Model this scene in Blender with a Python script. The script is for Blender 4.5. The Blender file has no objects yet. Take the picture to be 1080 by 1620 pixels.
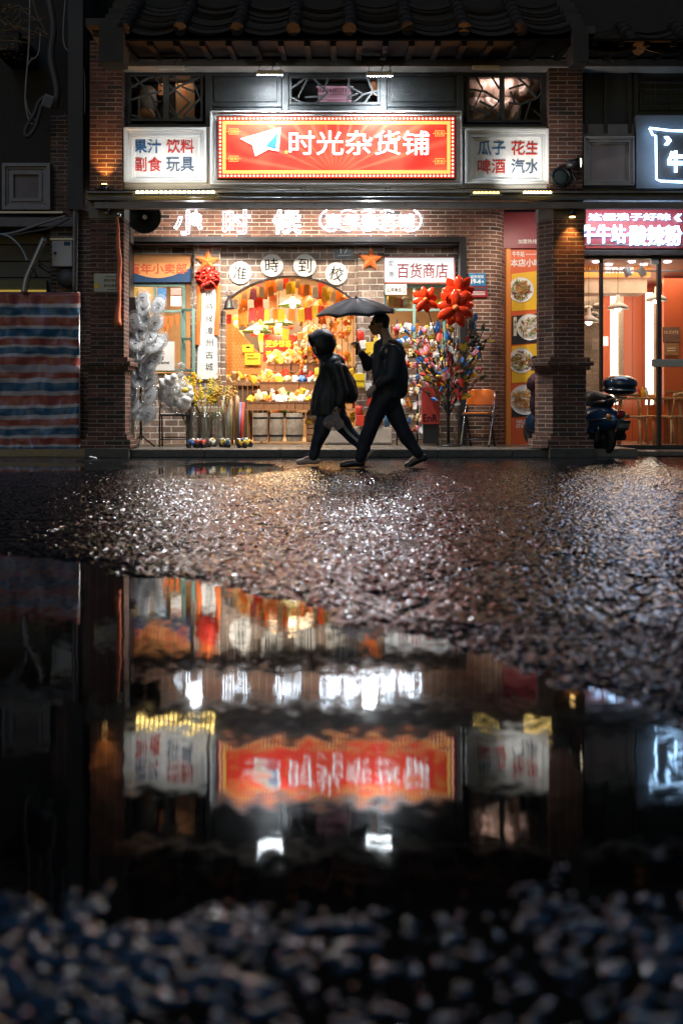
import bpy, bmesh, math, random
import numpy as np
from mathutils import Vector, Matrix, noise as mn
R = math.radians
random.seed(11)
S = bpy.context.scene
COL = S.collection

# ------------------------------------------------------------------ camera
HC, FP = 0.65, 1660.0          # eye height (m), focal length in photo pixels
def W(px, d): return (px - 540) * d / FP
def H(py, d): return HC - (py - 645) * d / FP
def at(px, py, d): return Vector((W(px, d), d, H(py, d)))
cam = bpy.data.cameras.new("camera"); camo = bpy.data.objects.new("camera", cam); COL.objects.link(camo)
camo.location = (0, 0, HC); camo.rotation_euler = (R(90), 0, 0)
cam.sensor_fit = 'HORIZONTAL'; cam.sensor_width = 24; cam.lens = 24 * FP / 1080
cam.shift_y = -165 / 1080
cam.clip_start = 0.05; cam.clip_end = 500
cam.dof.use_dof = True; cam.dof.focus_distance = 13.2; cam.dof.aperture_fstop = 1.9
S.camera = camo
# ------------------------------------------------------------------ world
wd = bpy.data.worlds.new("World"); S.world = wd; wd.use_nodes = True
wn = wd.node_tree.nodes; wl = wd.node_tree.links
sky = wn.new('ShaderNodeTexSky'); sky.sky_type = 'NISHITA'; sky.sun_disc = False
sky.sun_elevation = R(3); sky.sun_rotation = R(200)
bgn = wn['Background']; tnt = wn.new('ShaderNodeMix'); tnt.data_type = 'RGBA'; tnt.blend_type = 'MULTIPLY'; tnt.inputs[0].default_value = 1; tnt.inputs[7].default_value = (.5,.76,1.2,1)
wl.new(sky.outputs[0], tnt.inputs[6]); wl.new(tnt.outputs[2], bgn.inputs[0]); bgn.inputs[1].default_value = 0.065
S.view_settings.view_transform = 'Standard'; S.view_settings.look = 'None'; S.view_settings.gamma = 1
S.view_settings.exposure = 0.0
S.cycles.use_denoising = True
S.cycles.max_bounces = 8; S.cycles.diffuse_bounces = 3; S.cycles.glossy_bounces = 4; S.cycles.transparent_max_bounces = 16
S.cycles.sample_clamp_indirect = 6.0; S.cycles.caustics_reflective = False; S.cycles.caustics_refractive = False

mo = bpy.data.lights.new('street_fill', 'SUN'); mo.energy = .25; mo.angle = R(25); mo.color = (.62,.76,1)  # no moon source; weak cool sun added to brighten the street side
moo = bpy.data.objects.new('street_fill', mo); COL.objects.link(moo); moo.rotation_euler = (R(52), 0, R(-18))
# ------------------------------------------------------------------ materials
MATS = {}
def M(name, col=(.5,.5,.5), rough=.6, metal=0, emit=None, es=0, var=.25, vs=8, bump=.15, bs=60, spec=.5, coat=0, trans=0, alpha=1, sheen=0):
    if name in MATS: return MATS[name]
    m = bpy.data.materials.new(name); m.use_nodes = True; n = m.node_tree.nodes; l = m.node_tree.links
    b = n['Principled BSDF']
    b.inputs['Roughness'].default_value = rough; b.inputs['Metallic'].default_value = metal
    b.inputs['Specular IOR Level'].default_value = spec; b.inputs['Coat Weight'].default_value = coat
    b.inputs['Transmission Weight'].default_value = trans; b.inputs['Alpha'].default_value = alpha
    b.inputs['Base Color'].default_value = (*col, 1)
    tc = n.new('ShaderNodeTexCoord')
    if var > 0:
        nz = n.new('ShaderNodeTexNoise'); nz.inputs['Scale'].default_value = vs; nz.inputs['Detail'].default_value = 6
        l.new(tc.outputs['Object'], nz.inputs['Vector'])
        mx = n.new('ShaderNodeMix'); mx.data_type = 'RGBA'
        mx.inputs[6].default_value = (*[max(0, c * (1 - var)) for c in col], 1)
        mx.inputs[7].default_value = (*[min(1, c * (1 + var)) for c in col], 1)
        l.new(nz.outputs[0], mx.inputs[0]); l.new(mx.outputs[2], b.inputs['Base Color'])
        mr = n.new('ShaderNodeMapRange'); mr.inputs[3].default_value = max(.02, rough - .12); mr.inputs[4].default_value = min(1, rough + .12)
        l.new(nz.outputs[0], mr.inputs[0]); l.new(mr.outputs[0], b.inputs['Roughness'])
    if bump > 0:
        n2 = n.new('ShaderNodeTexNoise'); n2.inputs['Scale'].default_value = bs; n2.inputs['Detail'].default_value = 4
        l.new(tc.outputs['Object'], n2.inputs['Vector'])
        bp = n.new('ShaderNodeBump'); bp.inputs['Strength'].default_value = bump; bp.inputs['Distance'].default_value = .01
        l.new(n2.outputs[0], bp.inputs['Height']); l.new(bp.outputs[0], b.inputs['Normal'])
    if emit: b.inputs['Emission Color'].default_value = (*emit, 1); b.inputs['Emission Strength'].default_value = es
    MATS[name] = m; return m

def brick_mat(name, c1, c2, mortar, dark=(.03,.018,.015), bw=.215, rh=.0565, ms=.006, bumpd=.004, darkness=.35, rough=.75):
    m = bpy.data.materials.new(name); m.use_nodes = True; n = m.node_tree.nodes; l = m.node_tree.links
    b = n['Principled BSDF']
    uv = n.new('ShaderNodeUVMap'); uv.uv_map = 'UVMap'
    wob = n.new('ShaderNodeTexNoise'); wob.inputs['Scale'].default_value = 7
    l.new(uv.outputs[0], wob.inputs['Vector'])
    vm = n.new('ShaderNodeVectorMath'); vm.operation = 'MULTIPLY_ADD'; vm.inputs[1].default_value = (.008, .006, 0)
    l.new(wob.outputs['Color'], vm.inputs[0]); l.new(uv.outputs[0], vm.inputs[2])
    br = n.new('ShaderNodeTexBrick'); br.inputs['Scale'].default_value = 1; br.inputs['Brick Width'].default_value = bw
    br.inputs['Row Height'].default_value = rh; br.inputs['Mortar Size'].default_value = ms; br.inputs['Mortar Smooth'].default_value = .3
    br.inputs['Bias'].default_value = 0; br.offset = .5
    br.inputs['Color1'].default_value = (1,1,1,1); br.inputs['Color2'].default_value = (0,0,0,1); br.inputs['Mortar'].default_value = (.5,.5,.5,1)
    l.new(vm.outputs[0], br.inputs['Vector'])
    cr = n.new('ShaderNodeValToRGB'); e = cr.color_ramp.elements
    e[0].position = 0; e[0].color = (*dark, 1); e[1].position = 1; e[1].color = (*c2, 1)
    q = e.new(darkness * .5); q.color = (*[a * .7 for a in c1], 1); q = e.new(.6); q.color = (*c1, 1)
    l.new(br.outputs['Color'], cr.inputs[0])
    nz = n.new('ShaderNodeTexNoise'); nz.inputs['Scale'].default_value = 30; nz.inputs['Detail'].default_value = 8; nz.inputs['Roughness'].default_value = .7
    l.new(uv.outputs[0], nz.inputs['Vector'])
    n3 = n.new('ShaderNodeTexNoise'); n3.inputs['Scale'].default_value = 1.7; n3.inputs['Detail'].default_value = 5
    l.new(uv.outputs[0], n3.inputs['Vector'])
    mul = n.new('ShaderNodeMix'); mul.data_type = 'RGBA'; mul.blend_type = 'MULTIPLY'; mul.inputs[0].default_value = .7
    rm = n.new('ShaderNodeMapRange'); rm.inputs[1].default_value = .3; rm.inputs[2].default_value = .7; rm.inputs[3].default_value = .35; rm.inputs[4].default_value = 1.25
    l.new(nz.outputs[0], rm.inputs[0]); l.new(cr.outputs[0], mul.inputs[6]); l.new(rm.outputs[0], mul.inputs[7])
    mo = n.new('ShaderNodeMix'); mo.data_type = 'RGBA'; mo.inputs[7].default_value = (*mortar, 1)
    # mortar partly missing / dirty
    r4 = n.new('ShaderNodeMapRange'); r4.inputs[1].default_value = .36; r4.inputs[2].default_value = .52; r4.inputs[3].default_value = .35; r4.inputs[4].default_value = 1
    l.new(n3.outputs[0], r4.inputs[0])
    mf = n.new('ShaderNodeMath'); mf.operation = 'MULTIPLY'; l.new(br.outputs['Fac'], mf.inputs[0]); l.new(r4.outputs[0], mf.inputs[1])
    l.new(mf.outputs[0], mo.inputs[0]); l.new(mul.outputs[2], mo.inputs[6])
    n5 = n.new('ShaderNodeTexNoise'); n5.inputs['Scale'].default_value = 2.6; n5.inputs['Detail'].default_value = 7; n5.inputs['Roughness'].default_value = .65; l.new(uv.outputs[0], n5.inputs['Vector'])
    r5 = n.new('ShaderNodeMapRange'); r5.inputs[1].default_value = .35; r5.inputs[2].default_value = .62; r5.inputs[3].default_value = .45; r5.inputs[4].default_value = 1.1; l.new(n5.outputs[0], r5.inputs[0])
    m5 = n.new('ShaderNodeMix'); m5.data_type = 'RGBA'; m5.blend_type = 'MULTIPLY'; m5.inputs[0].default_value = .8; l.new(mo.outputs[2], m5.inputs[6]); l.new(r5.outputs[0], m5.inputs[7]); l.new(m5.outputs[2], b.inputs['Base Color'])
    inv = n.new('ShaderNodeMath'); inv.operation = 'MULTIPLY_ADD'; inv.inputs[1].default_value = -1; inv.inputs[2].default_value = 1
    l.new(br.outputs['Fac'], inv.inputs[0])
    ad = n.new('ShaderNodeMath'); ad.operation = 'MULTIPLY_ADD'; ad.inputs[1].default_value = .5; l.new(nz.outputs[0], ad.inputs[0]); l.new(inv.outputs[0], ad.inputs[2])
    bp = n.new('ShaderNodeBump'); bp.inputs['Distance'].default_value = bumpd; bp.inputs['Strength'].default_value = .9
    l.new(ad.outputs[0], bp.inputs['Height']); l.new(bp.outputs[0], b.inputs['Normal'])
    b.inputs['Roughness'].default_value = rough
    MATS[name] = m; return m

def emis(name, col, s):
    if name in MATS: return MATS[name]
    m = bpy.data.materials.new(name); m.use_nodes = True; b = m.node_tree.nodes['Principled BSDF']
    b.inputs['Base Color'].default_value = (*[c * .5 for c in col], 1); b.inputs['Roughness'].default_value = .4
    b.inputs['Emission Color'].default_value = (*col, 1); b.inputs['Emission Strength'].default_value = s
    MATS[name] = m; return m

def glass_mat(name, tint=(.9,.95,.95), refl=1.0, base=.04):
    m = bpy.data.materials.new(name); m.use_nodes = True; n = m.node_tree.nodes; l = m.node_tree.links
    n.remove(n['Principled BSDF']); o = n['Material Output']
    t = n.new('ShaderNodeBsdfTransparent'); t.inputs[0].default_value = (*tint, 1)
    g = n.new('ShaderNodeBsdfGlossy'); g.inputs['Roughness'].default_value = .05
    fr = n.new('ShaderNodeFresnel'); fr.inputs[0].default_value = 1.5
    a = n.new('ShaderNodeMath'); a.operation = 'MULTIPLY_ADD'; a.inputs[1].default_value = refl; a.inputs[2].default_value = base
    l.new(fr.outputs[0], a.inputs[0])
    nz = n.new('ShaderNodeTexNoise'); nz.inputs['Scale'].default_value = 18; bp = n.new('ShaderNodeBump'); bp.inputs['Strength'].default_value = .5 if 'plastic' in name else .02
    bp.inputs['Distance'].default_value = .03
    l.new(nz.outputs[0], bp.inputs['Height']); l.new(bp.outputs[0], g.inputs['Normal'])
    mx = n.new('ShaderNodeMixShader'); l.new(a.outputs[0], mx.inputs[0]); l.new(t.outputs[0], mx.inputs[1]); l.new(g.outputs[0], mx.inputs[2]); out = mx.outputs[0]
    if 'plastic' in name:
        df = n.new('ShaderNodeBsdfTranslucent'); df.inputs[0].default_value = (.9,.92,.95,1); d2 = n.new('ShaderNodeBsdfDiffuse'); d2.inputs[0].default_value = (.85,.87,.9,1); ma = n.new('ShaderNodeMixShader'); l.new(df.outputs[0], ma.inputs[1]); l.new(d2.outputs[0], ma.inputs[2])
        mr = n.new('ShaderNodeMapRange'); mr.inputs[1].default_value = .45; mr.inputs[2].default_value = .7; mr.inputs[3].default_value = .06; mr.inputs[4].default_value = .4; l.new(nz.outputs[0], mr.inputs[0])
        m2 = n.new('ShaderNodeMixShader'); l.new(mr.outputs[0], m2.inputs[0]); l.new(out, m2.inputs[1]); l.new(ma.outputs[0], m2.inputs[2]); out = m2.outputs[0]
    l.new(out, o.inputs[0]); MATS[name] = m; return m

# ------------------------------------------------------------------ mesh builder
class MB:
    def __init__(s): s.v = []; s.f = []; s.m = []; s.sm = []
    def add(s, vs, fs, mi=0, smooth=False):
        k = len(s.v); s.v += [Vector(v) for v in vs]
        for f in fs: s.f.append([i + k for i in f]); s.m.append(mi); s.sm.append(smooth)
        return s
    def box(s, x0, x1, y0, y1, z0, z1, mi=0):
        vs = [(x,y,z) for x in (x0,x1) for y in (y0,y1) for z in (z0,z1)]
        return s.add(vs, [(0,1,3,2),(4,6,7,5),(0,4,5,1),(2,3,7,6),(0,2,6,4),(1,5,7,3)], mi)
    def obox(s, c, size, rot=None, mi=0):
        rot = rot or Matrix.Identity(3); hx, hy, hz = [a / 2 for a in size]; c = Vector(c)
        vs = [c + rot @ Vector((x,y,z)) for x in (-hx,hx) for y in (-hy,hy) for z in (-hz,hz)]
        return s.add(vs, [(0,1,3,2),(4,6,7,5),(0,4,5,1),(2,3,7,6),(0,2,6,4),(1,5,7,3)], mi)
    def pbox(s, x0, y0, x1, y1, d, dep, mi=0):      # front face given on the plane at distance d
        return s.box(W(x0,d), W(x1,d), d, d + dep, H(y1,d), H(y0,d), mi)
    def bar(s, a, b, w, t, mi=0, up=(0,1,0)):
        a = Vector(a); b = Vector(b); z = (b - a); L = z.length
        if L < 1e-6: return s
        z.normalize(); u = Vector(up)
        if abs(z.dot(u)) > .99: u = Vector((1,0,0))
        x = z.cross(u).normalized(); y = z.cross(x).normalized()
        return s.obox((a + b) / 2, (w, t, L), Matrix((x, y, z)).transposed(), mi)
    def cyl(s, a, b, r0, r1=None, n=12, mi=0, caps=True, smooth=True):
        r1 = r0 if r1 is None else r1; a = Vector(a); b = Vector(b); z = (b - a).normalized()
        x = z.orthogonal().normalized(); y = z.cross(x); vs = []
        for p, r in ((a, r0), (b, r1)):
            for i in range(n):
                t = 2 * math.pi * i / n; vs.append(p + (x * math.cos(t) + y * math.sin(t)) * r)
        s.add(vs, [(i, (i+1) % n, n + (i+1) % n, n + i) for i in range(n)], mi, smooth)
        if caps: s.add(vs[:n], [list(range(n))[::-1]], mi); s.add(vs[n:], [list(range(n))], mi)
        return s
    def tube(s, pts, r, n=8, mi=0):
        pts = [Vector(p) for p in pts]; rr = r if isinstance(r, (list, tuple)) else [r] * len(pts); vs = []; x = None
        for i, p in enumerate(pts):
            t = (pts[min(i+1, len(pts)-1)] - pts[max(i-1, 0)]).normalized()
            x = t.orthogonal().normalized() if x is None else (x - t * x.dot(t)).normalized(); y = t.cross(x)
            for k in range(n): a = 2 * math.pi * k / n; vs.append(p + (x * math.cos(a) + y * math.sin(a)) * rr[i])
        fs = [(i*n+k, i*n+(k+1) % n, (i+1)*n+(k+1) % n, (i+1)*n+k) for i in range(len(pts)-1) for k in range(n)]
        fs += [list(range(n))[::-1], [(len(pts)-1)*n+k for k in range(n)]]
        return s.add(vs, fs, mi, True)
    def lathe(s, prof, c=(0,0,0), n=24, mi=0, axis='Z', smooth=True):
        c = Vector(c); vs = []
        for r, z in prof:
            for k in range(n):
                a = 2 * math.pi * k / n; p = Vector((r * math.cos(a), r * math.sin(a), z))
                if axis == 'Y': p = Vector((p.x, p.z, p.y))
                elif axis == 'X': p = Vector((p.z, p.x, p.y))
                vs.append(c + p)
        return s.add(vs, [(i*n+k, i*n+(k+1) % n, (i+1)*n+(k+1) % n, (i+1)*n+k) for i in range(len(prof)-1) for k in range(n)], mi, smooth)
    def prism(s, poly, y0, y1, mi=0):                # poly = (x,z) outline
        n = len(poly); vs = [(x, y0, z) for x, z in poly] + [(x, y1, z) for x, z in poly]
        return s.add(vs, [list(range(n)), list(range(n, 2*n))[::-1]] + [(i, n+i, n+(i+1) % n, (i+1) % n) for i in range(n)], mi)
    def ball(s, c, r, sc=(1,1,1), n=12, mi=0, rot=None):
        prof = []; vs = []; c = Vector(c); m = max(6, n // 2 + 2); rot = rot or Matrix.Identity(3)
        for i in range(m + 1):
            t = math.pi * i / m
            for k in range(n):
                a = 2 * math.pi * k / n
                vs.append(c + rot @ Vector((r*sc[0]*math.sin(t)*math.cos(a), r*sc[1]*math.sin(t)*math.sin(a), r*sc[2]*math.cos(t))))
        return s.add(vs, [(i*n+k, (i+1)*n+k, (i+1)*n+(k+1) % n, i*n+(k+1) % n) for i in range(m) for k in range(n)], mi, True)
    def frame(s, x0, y0, x1, y1, w, d, dep, mi=0):   # rectangular frame in photo pixels on plane d, bar width w metres
        a, b, c, e = W(x0,d), W(x1,d), H(y1,d), H(y0,d)
        s.box(a, b, d, d+dep, e-w, e, mi); s.box(a, b, d, d+dep, c, c+w, mi)
        s.box(a, a+w, d, d+dep, c+w, e-w, mi); return s.box(b-w, b, d, d+dep, c+w, e-w, mi)
    def build(s, name, mats, parent=None, base=None, bevel=0, seg=2):
        me = bpy.data.meshes.new(name)
        off = Vector((0,0,0))
        if parent is not None:
            p = parent
            while p is not None: off += Vector(p.get('_o', (0,0,0))) ; p = p.parent
        elif base is not None: off = Vector(base)
        elif s.v:
            xs = [v.x for v in s.v]; ys = [v.y for v in s.v]
            off = Vector(((min(xs)+max(xs))/2, (min(ys)+max(ys))/2, min(v.z for v in s.v)))
        me.from_pydata([v - off for v in s.v], [], s.f)
        if not isinstance(mats, (list, tuple)): mats = [mats]
        for m in mats: me.materials.append(m)
        me.polygons.foreach_set('material_index', s.m); me.polygons.foreach_set('use_smooth', s.sm)
        bm = bmesh.new(); bm.from_mesh(me)
        bmesh.ops.remove_doubles(bm, verts=bm.verts, dist=1e-6)
        bmesh.ops.recalc_face_normals(bm, faces=bm.faces)
        if bevel: bmesh.ops.bevel(bm, geom=[e for e in bm.edges if len(e.link_faces) == 2 and e.calc_face_angle(0) > .6], offset=bevel, segments=seg, affect='EDGES', profile=.6)
        uvl = bm.loops.layers.uv.new('UVMap')
        for f in bm.faces:
            nn = f.normal; ax, ay, az = abs(nn.x), abs(nn.y), abs(nn.z)
            for lp in f.loops:
                c = lp.vert.co + off
                if az >= ax and az >= ay: lp[uvl].uv = (c.x, c.y)
                elif ay >= ax * .5: lp[uvl].uv = (c.x if ax < .2 else c.x * 1.41, c.z)
                else: lp[uvl].uv = (c.y + .11, c.z)
        bm.to_mesh(me); bm.free()
        o = bpy.data.objects.new(name, me); COL.objects.link(o)
        if parent is not None: o.parent = parent
        else: o.location = off; o['_o'] = tuple(off)
        return o

def thing(name, label, cat, loc=(0,0,0), group=None, rz=0, kind=None):
    o = bpy.data.objects.new(name, None); COL.objects.link(o); o.location = loc; o.rotation_euler.z = rz; o.empty_display_size = .1
    o['_o'] = tuple(loc); o['label'] = label; o['category'] = cat
    if group: o['group'] = group
    return o
def local(name, label, cat, group=None):            # a thing whose parts are modelled around the origin and placed later
    return thing(name, label, cat, (0,0,0), group)
def tag(o, label, cat, group=None):
    o['label'] = label; o['category'] = cat
    if group: o['group'] = group
    return o
def struct(o): o['kind'] = 'structure'; return o
def place(o, loc, rz=0, rx=0, ry=0, sc=None):
    o.location = loc; o.rotation_euler = (rx, ry, rz)
    if sc: o.scale = (sc,)*3 if not isinstance(sc, tuple) else sc
    return o
def dup(root, loc, rz=0, label=None, cat=None, group=None, sc=None, rx=0, ry=0, swap=None):
    r = root.copy(); COL.objects.link(r); place(r, loc, rz, rx, ry, sc)
    if label: r['label'] = label
    if cat: r['category'] = cat
    if group: r['group'] = group
    if swap and r.data: r.data = swap
    for ch in list(root.children):
        c = ch.copy(); COL.objects.link(c); c.parent = r
        for g in ch.children:
            q = g.copy(); COL.objects.link(q); q.parent = c
    return r

def text_mb(body, x0, y0, x1, y1, d, off=0.0, ext=.004, outline=0, mb=None, mi=0, res=3, shear=0, keep=False):
    """lettering standing on the plane at distance d, filling the photo rectangle"""
    c = bpy.data.curves.new('t', 'FONT'); c.body = body; c.size = 1; c.offset = off if outline else 0; c.extrude = 0 if outline else ext; c.resolution_u = res; c.shear = shear
    if not outline and off > 0: c.bevel_depth = off; c.bevel_resolution = 0
    if outline: c.fill_mode = 'NONE'; c.bevel_depth = outline; c.bevel_resolution = 1
    o = bpy.data.objects.new('t', c); COL.objects.link(o)
    dg = bpy.context.evaluated_depsgraph_get(); me = bpy.data.meshes.new_from_object(o.evaluated_get(dg))
    vs = [v.co.copy() for v in me.vertices]; fs = [list(p.vertices) for p in me.polygons]
    bpy.data.objects.remove(o); bpy.data.curves.remove(c); bpy.data.meshes.remove(me)
    mb = mb or MB()
    if not vs: return mb
    ax, bx = min(v.x for v in vs), max(v.x for v in vs); ay, by = min(v.y for v in vs), max(v.y for v in vs)
    X0, X1, Z0, Z1 = W(x0,d), W(x1,d), H(y1,d), H(y0,d)
    sx, sz = (X1-X0)/(bx-ax), (Z1-Z0)/(by-ay)
    if keep: sx = sz = min(sx, sz)
    zs = (ext/(ext+max(off, 0))) if not outline else (sx+sz)/2
    mb.add([(X0+(v.x-ax)*sx, d-v.z*zs, Z0+(v.y-ay)*sz) for v in vs], fs, mi)
    return mb

def lamp(kind, loc, energy, col=(1,1,1), size=.1, target=None, spot=60, name='light', blend=.5, size_y=None, parent=None):
    l = bpy.data.lights.new(name, kind); l.energy = energy; l.color = col
    if kind == 'AREA':
        l.size = size
        if size_y: l.shape = 'RECTANGLE'; l.size_y = size_y
    elif kind == 'SPOT': l.spot_size = R(spot); l.spot_blend = blend; l.shadow_soft_size = size
    else: l.shadow_soft_size = size
    o = bpy.data.objects.new(name, l); COL.objects.link(o); o.location = loc
    if target is not None: o.rotation_euler = (Vector(target) - Vector(loc)).to_track_quat('-Z', 'Y').to_euler()
    return o

def fuse(mb, voxel, smooth=6, noise_amp=0, noise_sc=10, dec=0):
    """union of overlapping volumes into one continuous skin"""
    me = bpy.data.meshes.new('tmp'); me.from_pydata(mb.v, [], mb.f)
    bm = bmesh.new(); bm.from_mesh(me); bmesh.ops.recalc_face_normals(bm, faces=bm.faces); bm.to_mesh(me); bm.free()
    o = bpy.data.objects.new('tmp', me); COL.objects.link(o)
    m = o.modifiers.new('r', 'REMESH'); m.mode = 'VOXEL'; m.voxel_size = voxel
    if smooth: s = o.modifiers.new('s', 'SMOOTH'); s.iterations = smooth; s.factor = .5
    dg = bpy.context.evaluated_depsgraph_get(); r = bpy.data.meshes.new_from_object(o.evaluated_get(dg))
    out = MB(); vs = [v.co.copy() for v in r.vertices]
    if noise_amp:
        ns = [v.normal.copy() for v in r.vertices]
        vs = [v + n * (mn.noise(Vector((v.x*noise_sc, v.y*noise_sc, v.z*noise_sc*.6))) * noise_amp) for v, n in zip(vs, ns)]
    out.add(vs, [list(p.vertices) for p in r.polygons], 0, True)
    bpy.data.objects.remove(o); bpy.data.meshes.remove(me); bpy.data.meshes.remove(r)
    return out
def limb(mb, pts, rs, sy=1.0):
    for (a, b), (ra, rb) in zip(zip(pts, pts[1:]), zip(rs, rs[1:])):
        mb.cyl(a, b, ra, rb, n=14); mb.ball(a, ra, n=14); mb.ball(b, rb, n=14)
    return mb

# materials used widely
DF, DW, DI = 13.66, 15.16, 15.5
mBrickP = brick_mat('brick_pillar', (.105,.036,.024), (.17,.06,.036), (.30,.25,.19), bw=.235, rh=.0565)
mBrickW = brick_mat('brick_shop_wall', (.20,.08,.05), (.29,.125,.08), (.52,.46,.38), darkness=.2)
mBrickT = brick_mat('brick_tan', (.38,.26,.2), (.5,.36,.28), (.82,.78,.72), bw=.21, rh=.095, ms=.008, darkness=.1, dark=(.16,.1,.08))
mBrickN = brick_mat('brick_neighbour', (.12,.06,.045), (.18,.09,.065), (.34,.31,.28), rh=.0565)
mPlaster = M('ivory_plaster', (.55,.5,.42), .8, var=.35, vs=3, bump=.5, bs=25)
mFrameW = M('white_painted_moulding', (.72,.72,.7), .55, var=.2, vs=5, bump=.2)
mPanelW = M('white_painted_panel', (.66,.65,.62), .7, var=.3, vs=4, bump=.4, bs=18)
mDarkWood = M('dark_painted_wood', (.025,.028,.03), .45, var=.5, vs=6, bump=.3, bs=30)
mConc = M('weathered_concrete', (.2,.18,.16), .85, var=.5, vs=3, bump=.7, bs=20)
mSteelD = M('dark_steel', (.04,.04,.045), .4, .6, var=.4)
mSteelG = M('grey_steel', (.3,.31,.33), .35, .8, var=.3)
mBlack = M('black_plastic', (.012,.012,.014), .35, var=.3)
mRubber = M('rubber', (.01,.01,.01), .7, var=.3)
mWhite = M('white_plastic', (.8,.8,.78), .4, var=.06)
mPaper = M('white_paper', (.8,.79,.76), .7, var=.06)
mInk = M('black_ink', (.01,.01,.012), .8, var=0, bump=0, spec=.05)
mRedInk = M('red_ink', (.5,.02,.015), .6, var=0, bump=0)
mBlueInk = M('blue_ink', (.01,.05,.14), .6, var=.2, bump=0)
mOrange = M('orange_felt', (.75,.17,.03), .7, var=.15)
mRedSatin = M('red_satin', (.6,.03,.015), .3, var=.2, sheen=.3)
mYellow = M('yellow_paper', (.85,.6,.03), .6, var=.1)
mWood = M('wood', (.32,.16,.07), .55, var=.4, vs=14, bump=.3)
mCard = M('cardboard', (.42,.24,.12), .8, var=.2)
mGreenF = M('sage_green_paint', (.2,.33,.28), .5, var=.2)
mTile = M('roof_tile', (.03,.023,.02), .75, var=.6, vs=12, bump=.8, bs=30)
mNeon = emis('neon_white', (.68,.84,1), 14)
mChrome = M('chrome', (.7,.7,.72), .15, 1, var=.1)
mPlasticC = glass_mat('clear_plastic', (.97,.975,.98), .6, .04)
mGlass = glass_mat('window_glass', (.95,.96,.95), .6, .01)

# ------------------------------------------------------------------ road and puddle
def road_material(name, water=False, ior=1.38, tint=(.42,.74,1,1)):
    m = bpy.data.materials.new(name); m.use_nodes = True; n = m.node_tree.nodes; l = m.node_tree.links
    b = n['Principled BSDF']; geo = n.new('ShaderNodeNewGeometry'); P = geo.outputs['Position']
    def nz(sc, det=3):
        q = n.new('ShaderNodeTexNoise'); q.inputs['Scale'].default_value = sc; q.inputs['Detail'].default_value = det; l.new(P, q.inputs['Vector']); return q
    def centred(node, sx, sy):
        q = n.new('ShaderNodeVectorMath'); q.operation = 'SUBTRACT'; q.inputs[1].default_value = (.5, .5, .5); l.new(node.outputs['Color'], q.inputs[0])
        r = n.new('ShaderNodeVectorMath'); r.operation = 'MULTIPLY'; l.new(q.outputs[0], r.inputs[0]); r.inputs[1].default_value = (sx, sy, 0); return r.outputs[0]
    def add(x, y, op='ADD'):
        q = n.new('ShaderNodeVectorMath'); q.operation = op; l.new(x, q.inputs[0])
        if y is not None: l.new(y, q.inputs[1])
        return q.outputs[0]
    if water: v = add(centred(nz(4, 1), .003, .010), centred(nz(30, 2), .0075, .03))
    else: v = add(centred(nz(130, 1), ROAD_K, ROAD_K), centred(nz(60, 1), ROAD_K, ROAD_K))
    v = add(add(v, geo.outputs['Normal']), None, 'NORMALIZE'); l.new(v, b.inputs['Normal'])
    if water:
        b.inputs['Base Color'].default_value = (.004,.0045,.005,1); b.inputs['Roughness'].default_value = .03; b.inputs['IOR'].default_value = 1.6
    else:
        g = nz(55, 3); cr = n.new('ShaderNodeValToRGB'); e = cr.color_ramp.elements; e[0].position = .35; e[0].color = (.004,.005,.006,1); e[1].position = .7; e[1].color = (.014,.016,.019,1)
        l.new(g.outputs[0], cr.inputs[0]); l.new(cr.outputs[0], b.inputs['Base Color'])
        r = nz(9, 4); mr = n.new('ShaderNodeMapRange'); mr.inputs[1].default_value = .35; mr.inputs[2].default_value = .65; mr.inputs[3].default_value = .03; mr.inputs[4].default_value = .09
        l.new(r.outputs[0], mr.inputs[0]); l.new(mr.outputs[0], b.inputs['Roughness']); b.inputs['IOR'].default_value = ior; b.inputs['Specular Tint'].default_value = tint
    return m
ROAD_K = .16
PUD = [(-6,5.0),(-1.9,4.75),(-1.46,4.5),(-1.04,4.23),(-.29,3.48),(.26,2.73),(.50,2.36),(.64,1.98),(1.4,1.8),(3.0,1.7),(3.0,1.53),(.41,1.52),(0,1.50),(-.35,1.53),(-1,1.42),(-6,1.2)]
def basin(x, y):
    d = np.full(x.shape, 1e9); ins = np.zeros(x.shape, bool); k = len(PUD)
    for i in range(k):
        x0, y0 = PUD[i]; x1, y1 = PUD[(i+1) % k]; ex, ey = x1-x0, y1-y0
        t = np.clip(((x-x0)*ex + (y-y0)*ey) / (ex*ex+ey*ey), 0, 1); d = np.minimum(d, np.hypot(x-x0-t*ex, y-y0-t*ey))
        c = ((y0 > y) != (y1 > y)) & (x < (x1-x0)*(y-y0)/((y1-y0) if y1 != y0 else 1e-9)+x0); ins ^= c
    d = np.where(ins, -d, d)
    # shallow pools by the kerb and an island of asphalt at the left
    for cx, cy, rx, ry in ((-1.3, 11.3, .10, .2), (-4.6, 11.6, 1.1, .5)):
        d = np.minimum(d, (np.hypot((x-cx)/rx, (y-cy)/ry) - 1) * min(rx, ry) * .5)
    isl = (np.hypot((x+1.35)/.33, (y-3.72)/.10) - 1) * .10
    d = np.maximum(d, -isl)
    return np.clip(d * np.where(y > 5, .5, 1), -.4, .4)
mRoad = road_material('wet_asphalt'); mWater = road_material('rain_water', True); mGravel = road_material('flooded_gravel', False, 4.2, (.72,.9,1,1))  # cool light put into specular tint; gravel index raised for brighter glints
_p = np.random.RandomState(3).permutation(4096); _g = np.random.RandomState(4).uniform(0, 2*np.pi, 4096)
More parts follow.
